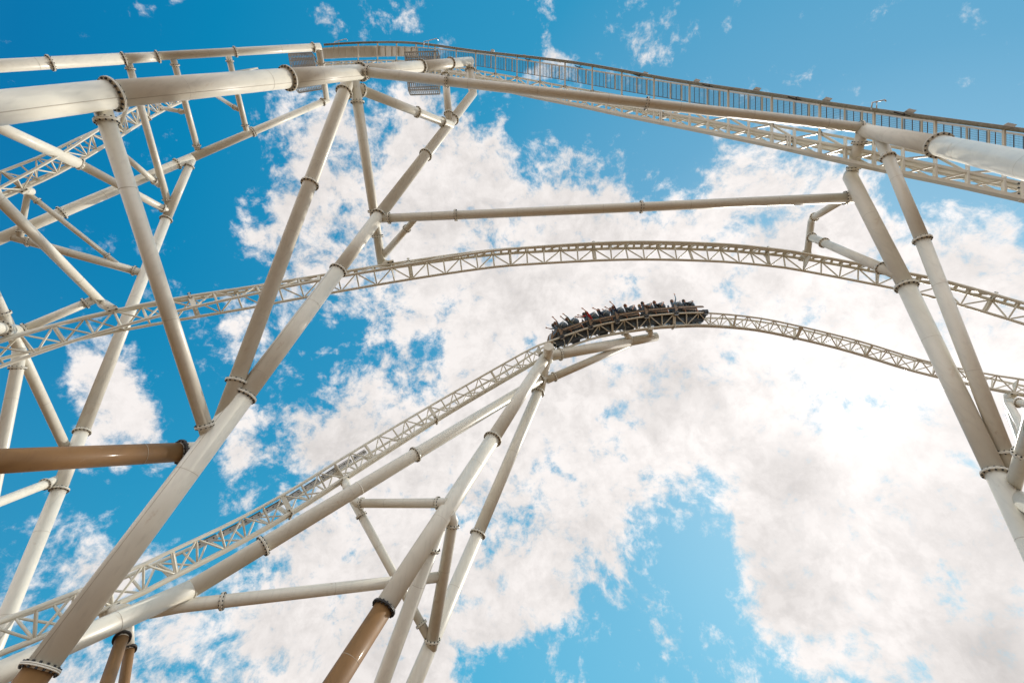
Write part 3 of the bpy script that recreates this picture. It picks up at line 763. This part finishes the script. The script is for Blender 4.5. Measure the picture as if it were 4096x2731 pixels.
for i, u in enumerate(us):
    nb, ntp, ft, fbp = pt(cNB, u, 0), pt(cNT, u, .25), pt(cFT, u, 1.2), pt(cFB, u, .95)
    m1.bar(nb, ntp, .11, .14, hint=FW)
    m2.bar(ntp, ft, .11, .11, hint=FW); m3.bar(nb, fbp, .12, .16, hint=FW); m3.bar(fbp, ft, .12, .12, hint=FW)
    if i + 1 < len(us):
        v = us[i + 1]; nb2, nt2, ft2, fb2 = pt(cNB, v, 0), pt(cNT, v, .25), pt(cFT, v, 1.2), pt(cFB, v, .95)
        m1.bar(nb, nt2, .07, .12, hint=FW)
        mid = pt(cNT, (u + v) / 2, .25)
        if i % 2 == 0: m2.bar(ft, nt2, .08, .1, hint=FW)
        else: m2.bar(ntp, ft2, .08, .1, hint=FW)
        m3.bar(nb2 if i % 2 else nb, fb2 if i % 2 == 0 else fbp, .08, .08, hint=FW)
m1.build('side_lattice', CREAM_T, TR); m2.build('top_lattice', CREAM_T, TR); m3.build('bottom_lattice', CREAM_T, TR)
for u in (2640, 3150, 4085):
    m = MB(); nb, ntp = pt(cNB, u, -.03), pt(cNT, u, .2); d = (pt(cNB, u + 10, 0) - pt(cNB, u - 10, 0)).normalized()
    x = (ntp - nb)
    m.box((nb + ntp) / 2, x * .62, d.cross(x).normalized() * .12, d * .05, 0); m.box((nb + ntp) / 2 + d * .13, x * .62, d.cross(x).normalized() * .12, d * .05, 0)
    for s in (-.5, -.2, .2, .5): 
        c = (nb + ntp) / 2 + x * s; m.tube([c - d * .12, c + d * .26], .035, 6, m=1)
    m.build('girder_joint', [CREAM_T, BOLT], TR)

WK = thing('walkway', 'long steel-mesh walkway beside the lift track along the top of the view', 'walkway', pt(cOut, 3000, 1.0))
DW_ = 1.25
wl = [u for u in sub if u >= 1640] ; wl2 = [u for u in sub if u >= 1070]
line_obj('cable_tray', cBand, DW_ - .25, 'box', .12, .15, WK, mat=TRAY)
line_obj('handrail', curve([(u, cBand(u) - 5.5 * 30 / zT(u)) for u in sub]), DW_ - .35, 'tube', .022, parent=WK, mat=GALV)
line_obj('edge_strip', cOut, DW_ - .02, 'box', .02, .10, WK, lst=wl, mat=material('pale_strip', (.7, .68, .64), .5))
line_obj('edge_strip', cIn, DW_ + .02, 'box', .03, .035, WK, lst=wl, mat=GRATE)
# mesh floor: cross bars and fine wires
m = MB(); u = 1660
gr = MB()
for a, b in zip(posts[5:-1], posts[6:]):
    n = 16
    for k in range(n):
        u = a + (b - a) * k / n
        A, B = pt(cOut, u, DW_), pt(cIn, u, DW_)
        if k % 2 == 0: gr.bar(A, B, .03, .03, hint=FW)
    nf = 60 if a > 2400 else 40
    for k in range(nf):
        u = a + (b - a) * k / nf; A, B = pt(cOut, u, DW_), pt(cIn, u, DW_); gr.bar(A, B, .006, .006, hint=FW)
for k in range(1, 12):
    f = k / 12; lst = [u for u in us if u >= 1640]
    for a, b in zip(lst[:-1], lst[1:]):
        A = pt(cOut, a, DW_).lerp(pt(cIn, a, DW_), f); B = pt(cOut, b, DW_).lerp(pt(cIn, b, DW_), f); gr.bar(A, B, .006, .006, hint=FW)
gr.build('floor_grating', GRATE, WK)
for i, u in enumerate(posts[2:]):
    A, B = pt(cBand, u, DW_ - .2), pt(cNT, u, .9)
    m = MB(); m.bar(A, B, .10, .10, hint=FW)
    ft = pt(cFT, u, 1.15); d = (B - A).normalized(); m.tube([ft - d * .06, ft - d * .02], .12, 8, m=1); m.tube([ft + d * .02, ft + d * .06], .12, 8, m=1)
    m.build('cross_post', [CREAM_T, BOLT], WK)
for a, b in zip(posts[8:-1], posts[9:]):
    for f in (.46, .78):
        u = a + (b - a) * f; m = MB(); m.bar(pt(cOut, u, DW_ - .03), pt(cIn, u, DW_ - .03), .07, .06, hint=FW); m.build('cross_beam', CREAM_T, WK)
for (fx, fy) in ((1970, 200), q('u2', 207, 66), q('u2', 580, 122), q('u2', 998, 182), q('u2', 1470, 250), q('u2', 2005, 325), q('u3', 850, 58), q('u3', 1560, 155), q('r4', 670, 307), q('r4', 1385, 408), q('r4', 2238, 530)):
    z = zT(fx) + DW_ - .3; c = W(fx, fy, z); m = MB(); d = (pt(cBand, fx + 10) - pt(cBand, fx - 10)).normalized(); x = (UP - d * UP.dot(d)).normalized()
    m.prism([c - d * .20 - x * .08, c + d * .18 - x * .10, c + d * .22 + x * .02, c - d * .12 + x * .05], FW * .12)
    m.build('light_box', PALEBOX, WK)
for (fx, fy) in (q('u2', 645, 178), q('u2', 1240, 265), q('u2', 1940, 368), q('u3', 1000, 135), q('u3', 2030, 290), q('r4', 405, 315), q('r4', 1335, 450)):
    z = zT(fx) + DW_ - .35; c = W(fx, fy, z); m = MB(); d = (pt(cBand, fx + 10) - pt(cBand, fx - 10)).normalized(); x = UP
    m.tube([c + d * .2 - x * .02, c + x * .0 - d * .02, c - d * .08 + x * .07, c + x * .13, c + d * .08 + x * .12], .018, 6); m.bar(c - d * .5 + x * .05, c - d * .02 - x * .03, .05, .06)
    m.build('cable_loop', BOLT, WK)
# solid floor plates on the hump
m = MB(); hl = [1280 + k * 13 for k in range(31)]
for a, b in zip(hl[:-1], hl[1:]):
    A, B, C_, D_ = pt(cOut, a, DW_ + .05), pt(cOut, b, DW_ + .05), pt(cIn, b, DW_ + .05), pt(cIn, a, DW_ + .05)
    m.prism([A, B, C_, D_], FW * .04)
for u in hl[::2]:
    m.bar(pt(cOut, u, DW_), pt(cIn, u, DW_), .05, .08, hint=FW)
m.build('floor_plate', CREAM_T, WK)
for (fx, fy, s) in ((q('r2', 775, 150)[0], q('r2', 775, 150)[1], 1), (q('r2', 1545, 150)[0], q('r2', 1545, 150)[1], 1), (3515, 415, .55)):
    z = zT(fx) + DW_ - .3; c = W(fx, fy, z); m = MB(); d = RT * s
    m.tube([c - d * .7 - UP * .5 * s, c - d * .62 + UP * .05, c + d * .55 + UP * .35 * s, c + d * .7 + UP * .2 * s], .035, 8); m.tube([c - d * .2 - UP * .55 * s, c - d * .2 + UP * .15 * s], .03, 8)
    m.build('camera_bracket', SILVER, WK)

def cage(label, corners, z, depth, front):
    th = thing('maintenance_cage', label, 'maintenance cage', W(*corners[3], z), 'barred service cages under the lift track')
    P = [W(x, y, z) for x, y in corners]; back = FW * depth
    fr, sl = MB(), MB()
    for off in (Vector((0, 0, 0)), back):
        for i in range(4): fr.bar(P[i] + off, P[(i + 1) % 4] + off, .09, .09, hint=FW)
    for p in P: fr.bar(p, p + back, .09, .09, hint=UP)
    n = 15
    for i in range(1, n):
        f = i / n; a, b = P[0].lerp(P[1], f), P[3].lerp(P[2], f)
        sl.bar(a, b, .07, .05, hint=FW); sl.bar(a + back, b + back, .05, .04, hint=FW)
        if front: sl.bar(b, b + back, .05, .05, hint=UP); sl.bar(a, a + back, .05, .05, hint=UP)
    for f in (.2, .4, .6, .8):
        a, b = P[0].lerp(P[3], f), P[1].lerp(P[2], f); fr.bar(a, b, .07, .07, hint=FW); fr.bar(a + back, b + back, .07, .07, hint=FW)
    for i in range(1, 8):
        f = i / 8
        for a, b in ((P[0], P[3]), (P[1], P[2])):
            c = a.lerp(b, f); sl.bar(c, c + back, .04, .05, hint=UP)
    fr.build('frame', GALV, th); sl.build('bars', GRATE if not front else GALV, th)
cage('barred service cage to the left, partly hidden behind the big pipe under the track hump', [q('r2', 330, 250), q('r2', 528, 238), q('r2', 602, 508), q('r2', 385, 543)], 44, .8, True)
cage('barred service cage to the right, showing above and below the crossing pipes', [q('r2', 1322, 236), q('r2', 1608, 226), q('r2', 1612, 552), q('r2', 1356, 560)], 42, .8, True)

# ================================================================== train
def frame_at(u):
    for i in range(len(S1) - 1):
        a, b = PX(S1[i][0])[0], PX(S1[i + 1][0])[0]
        if a <= u <= b:
            f = (u - a) / (b - a); A, B = S1[i], S1[i + 1]
            mix_ = lambda k: A[k].lerp(B[k], f)
            return (mix_(0) + mix_(1)) / 2, mix_(5).normalized(), mix_(6).normalized()
BOG = [frame_at(u) for u in (2246, 2362, 2467, 2583, 2702, 2821)]
TN = thing('coaster_train', 'bronze and black five-car train full of riders on the crest of the lower track', 'roller coaster train', BOG[2][0])
def car_matrix(i):
    o, b, n = BOG[i]; o2 = BOG[i + 1][0]; x = (o2 - o).normalized(); y = -b; y = (y - x * y.dot(x)).normalized(); z = x.cross(y)
    if z.dot(n) < 0: z = -z
    M = Matrix((x, y, z)).transposed().to_4x4(); M.translation = o; return M, (o2 - o).length
class LM(MB):                              # mesh builder working in a car's own axes
    def __init__(s, M): super().__init__(); s.M = M
    def done(s, name, mats, parent, label=None):
        s.v = [s.M @ Vector(v) for v in s.v]
        # keep winding valid for mirrored frames
        return s.build(name, mats, parent, label)
V3 = lambda x, y, z: Vector((x, y, z))
def side_poly(m, pts, y, th, mi=0): m.prism([V3(x, y, z) for x, z in pts], V3(0, th, 0), mi)
def bogie(M, parent, y, x0=0.0):
    m = LM(M)
    s = 1 if y > 0 else -1; yy = s * .55
    m.box(V3(x0, yy + s * .12, .02), V3(.10, 0, 0), V3(0, .03, 0), V3(0, 0, .16))
    m.box(V3(x0, yy + s * .05, .20), V3(.22, 0, 0), V3(0, .07, 0), V3(0, 0, .04))
    for dx in (-.16, .16):
        m.tube([V3(x0 + dx, yy - .05, .17), V3(x0 + dx, yy + .07, .17)], .105, 20, m=1); m.tube([V3(x0 + dx, yy + .06, .17), V3(x0 + dx, yy + .085, .17)], .05, 12, m=2)
        m.tube([V3(x0 + dx * .8, yy + s * .16, -.05), V3(x0 + dx * .8, yy + s * .16, .06)], .07, 16, m=1)
        m.tube([V3(x0 + dx * .6, yy - .04, -.15), V3(x0 + dx * .6, yy + .05, -.15)], .07, 16, m=1)
    m.box(V3(x0, yy + s * .1, -.15), V3(.15, 0, 0), V3(0, .03, 0), V3(0, 0, .03), 2)
    m.tube([V3(x0 + .1, yy + s * .15, -.12), V3(x0 + .17, yy + s * .16, -.05)], .02, 8, m=2)
    m.tube([V3(x0, yy, .16), V3(x0 - .30, s * .2, .20)], .05, 10, m=0)
    m.done('wheel_bogie', [CHASSIS, WHEEL, SILVER], parent)
def seat_(M, parent, hx, y):
    m = LM(M); z0 = .50
    m.prism([V3(hx - .12, y - .21, z0 - .16), V3(hx + .42, y - .21, z0 - .10), V3(hx + .44, y - .21, z0 - .03), V3(hx - .02, y - .21, z0 - .07), V3(hx - .27, y - .21, z0 + .33), V3(hx - .34, y - .21, z0 + .31)], V3(0, .42, 0))
    m.prism([V3(hx - .27, y - .1, z0 + .3), V3(hx - .37, y - .1, z0 + .6), V3(hx - .42, y - .1, z0 + .58), V3(hx - .34, y - .1, z0 + .3)], V3(0, .2, 0))
    m.box(V3(hx + .05, y, z0 - .25), V3(.16, 0, 0), V3(0, .14, 0), V3(0, 0, .14))
    m.done('seat', BLACK, parent)
    m = LM(M); R = Matrix.Rotation(R_(28), 3, 'Y')
    c = V3(hx + .20, y, z0 + .28)
    m.ball(c + V3(.02, 0, .03), .31, 18, 12, 0, (1.12, .78, .92), R)
    m.ball(c + V3(-.10, 0, .16), .12, 12, 8, 1, (1.0, 1.5, .7), R)
    for s in (-1, 1):                        # moulded ribs on the shell and grey grab handles
        for k in range(3):
            pts = [c + V3(-.22 + .13 * k, s * .20, .14 - .05 * k), c + V3(-.02 + .10 * k, s * .225, .02 - .06 * k), c + V3(.20 + .02 * k, s * .17, -.08 - .05 * k)]
            m.tube(pts, .012, 6, m=3)
        m.tube([c + V3(-.26, s * .17, -.06), c + V3(-.22, s * .22, .07), c + V3(-.10, s * .23, .14), c + V3(.0, s * .2, .17), c + V3(.06, s * .17, .25)], .022, 10, m=2)
        ringp = [c + V3(.07 + .055 * math.cos(t), s * .16, .30 + .065 * math.sin(t)) for t in [k * math.pi / 5 for k in range(-2, 8)]]
        m.tube(ringp, .018, 8, m=2)
    m.done('restraint', [BLACK, BLUEP, HANDLE, GRATE], parent)
MATS_C = []
for i in range(5):
    M, Lc = car_matrix(i)
    rear = i == 0; front = i == 4
    m = LM(M)                                # chassis: dark beam under the seats and the deep keel between the rails
    m.prism([V3(.0, -.42, .05), V3(Lc - .06, -.42, .05), V3(Lc - .06, -.42, .30), V3(.0, -.42, .34)], V3(0, .84, 0))
    m.prism([V3(.05, -.26, -.62), V3(Lc - .12, -.26, -.62), V3(Lc - .05, -.26, .05), V3(-.02, -.26, .05)], V3(0, .52, 0))
    for k in range(5):
        m.box(V3(.2 + k * .42, .0, -.36), V3(.12, 0, 0), V3(0, .285, 0), V3(0, 0, .12 if k % 2 else .08), 1 if k % 2 else 0)
    m.tube([V3(.0, .30, -.1), V3(Lc, .30, -.1)], .025, 8, m=2); m.tube([V3(.0, .29, -.52), V3(Lc, .29, -.52)], .02, 8, m=2)
    m.prism([V3(.9, -.1, -.9), V3(1.35, -.1, -.9), V3(1.5, -.1, -.62), V3(.8, -.1, -.62)], V3(0, .2, 0), 0)
    if front: m.prism([V3(Lc - .1, -.3, -.5), V3(Lc + .2, -.3, -.15), V3(Lc + .25, -.3, .25), V3(Lc - .1, -.3, .25)], V3(0, .6, 0))
    car = m.done('car', [CHASSIS, BLACK, GRATE], TN)
    for s in (1, -1):
        m = LM(M); y0 = s * .62
        side_poly(m, [(.12, .43), (.42, .39), (Lc - .22, .43), (Lc - .08, .44), (Lc - .16, .55), (Lc - .4, .56), (.15, .55)], y0, s * .10, 0)
        side_poly(m, [(.14, .33), (1.2, .25), (1.72, .24), (1.76, .30), (1.72, .34), (.5, .31)], y0 + s * .02, s * .06, 0)
        side_poly(m, [(-.05, .16), (.06, .14), (.30, .46), (.24, .54), (.06, .60), (.00, .74), (-.06, .72)], y0 + s * .01, s * .09, 0)
        side_poly(m, [(-.20, .20), (-.06, .14), (-.06, .70), (-.12, .88), (-.16, .87), (-.22, .55)], y0 - s * .10, s * .05, 2)
        for xx in (.5, 1.3): m.tube([V3(xx, y0 + s * .10, .46), V3(xx, y0 + s * .115, .46)], .028, 10, m=1)
        for xx in (.16, .24): m.box(V3(xx, y0 + s * .105, .47), V3(.012, 0, 0), V3(0, .006, 0), V3(0, 0, .06), 3)
        m.done('side_panel', [GOLD, SILVER, BLACK, CHASSIS], car)
        bogie(M, car, s)
        if front: bogie(M, car, s, Lc)
    for hx in (.34, 1.34):
        for y in (.32, -.32): seat_(M, car, hx, y)
    if rear:
        m = LM(M)
        for s in (1, -1):
            side_poly(m, [(-.95, -.22), (-.82, .25), (-.60, .55), (-.38, .66), (-.02, .64), (.10, .50), (-.35, .42), (-.62, .22), (-.78, -.20)], s * .50, s * .08, 0)
            side_poly(m, [(-.78, -.15), (-.62, .22), (-.35, .42), (.1, .45), (.1, -.55), (-.3, -.6)], s * .36, s * .1, 1)
            side_poly(m, [(-.60, .30), (-.52, .52), (-.38, .62), (-.12, .60), (-.30, .46)], s * .58, s * .015, 2)
        m.prism([V3(-.9, -.5, -.1), V3(-.6, -.5, .5), V3(-.36, -.5, .64), V3(-.02, -.5, .62), V3(.0, -.5, .5), V3(-.6, -.5, .2), V3(-.8, -.5, -.15)], V3(0, 1.0, 0), 0)
        m.done('tail_fairing', [GOLD, CHASSIS, BLUEP], car)

# ---- riders
SKIN = [material('skin_a', (.58, .30, .20), .5), material('skin_b', (.45, .23, .15), .5), material('skin_c', (.66, .40, .29), .5)]
CLOTH = {k: material('cloth_' + k, c, .85) for k, c in dict(red=(.55, .03, .03), navy=(.02, .035, .08), olive=(.13, .15, .11), grey=(.12, .13, .14), pale_blue=(.22, .34, .44), brown=(.16, .09, .06), teal=(.02, .30, .36), black=(.02, .02, .022), jeans=(.09, .13, .19), white=(.6, .6, .6), slate=(.08, .12, .16)).items()}
HAIR = {k: material('hair_' + k, c, .6) for k, c in dict(dark=(.05, .035, .025), brown=(.14, .075, .04), fair=(.30, .19, .09), ginger=(.16, .06, .025), grey=(.25, .24, .23)).items()}
EYE = material('eye_dark', (.02, .02, .02), .3); LIP = material('lips', (.35, .08, .07), .5)
def rider(car, hx, y, shirt, sleeve, legs, hair, skin, near, hands, label, longsleeve=False, long_hair=False):
    """hands: targets (x, z) relative to the head for the near and the far arm, or 'hold'"""
    M, _ = car_matrix(car)
    P = []; Ed = []; Rr = []
    def add(p, r, par=None):
        P.append(Vector(p)); Rr.append(r)
        if par is not None: Ed.append((par, len(P) - 1))
        return len(P) - 1
    segs = []
    pel = add((0, 0, .05), .135); bel = add((-.08, 0, .19), .125, pel); ch = add((-.16, 0, .33), .15, bel); nk = add((-.22, 0, .46), .06, ch)
    hd = add((-.245, 0, .535), .088, nk); tp = add((-.27, 0, .605), .085, hd)
    segs += [(pel, bel, 'shirt'), (bel, ch, 'shirt'), (nk, tp, 'skin')]
    for s, tgt in ((1, hands[0]), (-1, hands[1])):
        if tgt is None: tgt = 'hold'
        sh = add((-.17, s * .19, .385), .062, ch)
        S_ = P[sh]
        if tgt == 'hold': H = Vector((.22, s * .24, .42))
        else: H = Vector((-.26 + tgt[0], s * (.24 + (tgt[2] if len(tgt) > 2 else 0)), .56 + tgt[1]))
        d = H - S_; mx = .56
        if d.length > mx: d = d.normalized() * mx; H = S_ + d
        l = d.length; hgt = math.sqrt(max(.0005, .29 ** 2 - (l / 2) ** 2))
        bend = Vector((.4, s * .8, -.2)) if tgt != 'hold' else Vector((.1, s * .5, -1)); bend = (bend - d.normalized() * bend.dot(d.normalized())).normalized()
        E = S_ + d / 2 + bend * hgt
        el = add(E, .042, sh); wr = add(H, .027, el); segs += [(sh, el, 'sleeve'), (el, wr, 'long' if longsleeve else 'skin')]
        fd = (H - E).normalized(); sd_ = fd.cross(Vector((0, 1, 0))); sd_ = sd_.normalized() if sd_.length > .1 else Vector((1, 0, 0))
        pm = add(H + fd * .055, .034, wr); segs.append((wr, pm, 'skin'))
        curl = Vector((0, -s, 0)) * .25
        for k, (off, ln) in enumerate(((-.030, .062), (-.010, .078), (.011, .074), (.032, .056))):
            k1 = add(H + fd * .085 + sd_ * off, .010, pm); k2 = add(P[k1] + (fd + sd_ * off * 6 + curl).normalized() * ln * .55, .009, k1); k3 = add(P[k2] + (fd + sd_ * off * 5 + curl * 2.5).normalized() * ln * .5, .008, k2)
            segs.append((k1, k3, 'skin'))
        t1_ = add(H + fd * .035 - sd_ * .040, .012, pm); t2_ = add(P[t1_] + (fd * .5 - sd_).normalized() * .05, .009, t1_); segs.append((t1_, t2_, 'skin'))
        hp = add((.06, s * .10, .03), .085, pel); kn = add((.44, s * .12, .07), .062, hp); an = add((.52, s * .12, -.33), .040, kn); to = add((.66, s * .12, -.38), .035, an)
        segs += [(pel, hp, 'legs'), (hp, kn, 'legs'), (kn, an, 'skin'), (an, to, 'shoe')]
    me = bpy.data.meshes.new('rider_skeleton'); me.from_pydata(P, Ed, []); ob = bpy.data.objects.new('rider_skeleton', me); COL.objects.link(ob)
    md = ob.modifiers.new('Skin', 'SKIN'); md.use_smooth_shade = True
    me.skin_vertices.new() if not me.skin_vertices else None
    for i, sv in enumerate(me.skin_vertices[0].data): sv.radius = (Rr[i], Rr[i]); sv.use_root = (i == pel)
    ob.modifiers.new('Sub', 'SUBSURF').levels = 1
    dg = bpy.context.evaluated_depsgraph_get(); em = bpy.data.meshes.new_from_object(ob.evaluated_get(dg))
    bpy.data.objects.remove(ob)
    mats = [skin, CLOTH[shirt], CLOTH[legs], CLOTH['black'], EYE, LIP, CLOTH[sleeve]]
    idx_ = {'skin': 0, 'shirt': 1, 'legs': 2, 'shoe': 3, 'sleeve': 6, 'long': 6}
    vs = [v.co.copy() for v in em.vertices]; m = MB(); m.v = vs
    for f in em.polygons:
        c = f.center; best = None
        for a, b, k in segs:
            A, B = P[a], P[b]; d = B - A; t = max(0, min(1, (c - A).dot(d) / d.length_squared)); e = (A + d * t - c).length - (Rr[a] + (Rr[b] - Rr[a]) * t) * .9
            if best is None or e < best[0]: best = (e, k)
        m.f.append(tuple(f.vertices)); m.m.append(idx_[best[1]]); m.sm.append(True)
    bpy.data.meshes.remove(em)
    h = Vector((-.26, 0, .575))
    m.ball(h + V3(.02, 0, .0), .112, 14, 10, 0, (1.0, .80, 1.12))
    m.ball(h + V3(.118, 0, .005), .016, 8, 6, 0)
    for s in (-1, 1):
        m.ball(h + V3(.105, s * .03, .03), .010, 8, 6, 4); m.ball(h + V3(.0, s * .085, .0), .022, 8, 6, 0, (1, .5, 1.3))
    m.box(h + V3(.108, 0, -.045), V3(.006, 0, 0), V3(0, .022, 0), V3(0, 0, .006), 5)
    me = bpy.data.meshes.new('person'); me.from_pydata(m.v, [], m.f)
    for x in mats: me.materials.append(x)
    me.polygons.foreach_set('material_index', m.m); me.polygons.foreach_set('use_smooth', m.sm)
    o = bpy.data.objects.new('person', me); COL.objects.link(o)
    o['label'] = label; o['category'] = 'rider'; o['group'] = 'riders on the coaster train'
    o.matrix_world = M @ Matrix.Translation((hx, y, .47)) @ Matrix.Scale(1.2, 4)
    m = MB(); m.ball(h + V3(-.012, 0, .018), .120, 14, 10, 0, (.95, .86, 1.08))
    # cut the cap to hair only: keep back and top
    keep = [i for i, f in enumerate(m.f) if (sum((m.v[k].x - h.x) for k in f) / len(f)) < .0 and (sum((m.v[k].z - h.z) for k in f) / len(f)) > -.075 or (sum((m.v[k].z - h.z) for k in f) / len(f)) > .07]
    m.f = [m.f[i] for i in keep]; m.m = [0] * len(keep); m.sm = [True] * len(keep)
    if long_hair: m.tube([h + V3(-.09, 0, .03), h + V3(-.17, 0, -.06), h + V3(-.2, 0, -.2)], [.06, .05, .02], 10)
    me = bpy.data.meshes.new('hair'); me.from_pydata(m.v, [], m.f); me.materials.append(HAIR[hair]); me.polygons.foreach_set('use_smooth', m.sm)
    ho = bpy.data.objects.new('hair', me); COL.objects.link(ho); ho.parent = o
N_, F_ = .32, -.32
rider(0, .34, N_, 'grey', 'grey', 'black', 'brown', SKIN[1], 1, ((-.10, .56), 'hold'), 'rider in dark grey beside the tail fairing, thin arm straight up')
rider(0, 1.34, N_, 'olive', 'olive', 'grey', 'ginger', SKIN[2], 1, ((-.22, .52), (-.2, .30)), 'rider in a loose olive sleeve, arm raised, bare knee showing in the rear car', True)
rider(1, .34, N_, 'red', 'red', 'teal', 'brown', SKIN[0], 1, ((-.40, .56), (-.45, .0)), 'rider in a red shirt and teal shorts with a bare arm flung up')
rider(1, 1.34, N_, 'navy', 'navy', 'slate', 'brown', SKIN[0], 1, ((-.50, .32), 'hold'), 'rider in navy just right of the red-shirted one, arm stretched out, bare thigh showing')
rider(2, .34, N_, 'navy', 'navy', 'brown', 'ginger', SKIN[0], 1, ((-.30, .58), (-.42, .15)), 'rider in dark blue with a bare arm high up in the middle car')
rider(2, 1.34, N_, 'slate', 'slate', 'slate', 'ginger', SKIN[2], 1, ('hold', 'hold'), 'rider holding the handles in the middle car, hands low and bare knee lit')
rider(3, .34, N_, 'brown', 'brown', 'brown', 'dark', SKIN[1], 1, ('hold', 'hold'), 'rider in brown trousers hugging the restraint, left of the pair in the fourth car')
rider(3, 1.34, N_, 'black', 'black', 'black', 'ginger', SKIN[0], 1, ('hold', 'hold'), 'rider in black with elbow out, right one of the pair in the fourth car')
rider(4, .34, N_, 'pale_blue', 'pale_blue', 'jeans', 'brown', SKIN[2], 1, ((.20, .62), 'hold'), 'rider in long pale blue sleeves, one arm straight up in the right-hand car', True)
rider(4, 1.34, N_, 'slate', 'black', 'jeans', 'dark', SKIN[0], 1, ('hold', 'hold'), 'dark-haired rider in the rightmost seat of the train, elbow bent, in jeans', True)
rider(0, .34, F_, 'grey', 'black', 'black', 'dark', SKIN[1], 0, ('hold', (-.38, .02)), 'half-hidden rider beyond the rearmost one, arm reaching out low over the tail')
rider(1, .34, F_, 'brown', 'brown', 'black', 'dark', SKIN[0], 0, ((-.45, -.12), (-.52, .0)), 'half-hidden rider beyond the red-shirted one, both arms reaching back low')
rider(2, .34, F_, 'brown', 'brown', 'black', 'brown', SKIN[0], 0, ((-.40, -.05), (-.45, .12)), 'half-hidden rider beyond the one in dark blue, forked hands in front of the cloud')
rider(3, .34, F_, 'brown', 'brown', 'black', 'fair', SKIN[0], 0, ('hold', (-.52, -.22)), 'half-hidden rider in the fourth car with a hand reaching back level')
# ================================================================== ground
m = MB(); s = 1500
nseg = 30
for i in range(nseg + 1):
    for j in range(nseg + 1): m.v.append(Vector((-s + 2 * s * i / nseg, -s + 2 * s * j / nseg, 0)))
for i in range(nseg):
    for j in range(nseg):
        a = i * (nseg + 1) + j; m.f.append((a, a + nseg + 1, a + nseg + 2, a + 1)); m.m.append(0); m.sm.append(False)
GROUND = material('sandy_ground', (.17, .09, .035), .9, noise_amt=.3, scale=.4)
g = m.build('ground', GROUND); g['kind'] = 'structure'
for o in list(bpy.data.objects):
    if 'local' in o: del o['local']
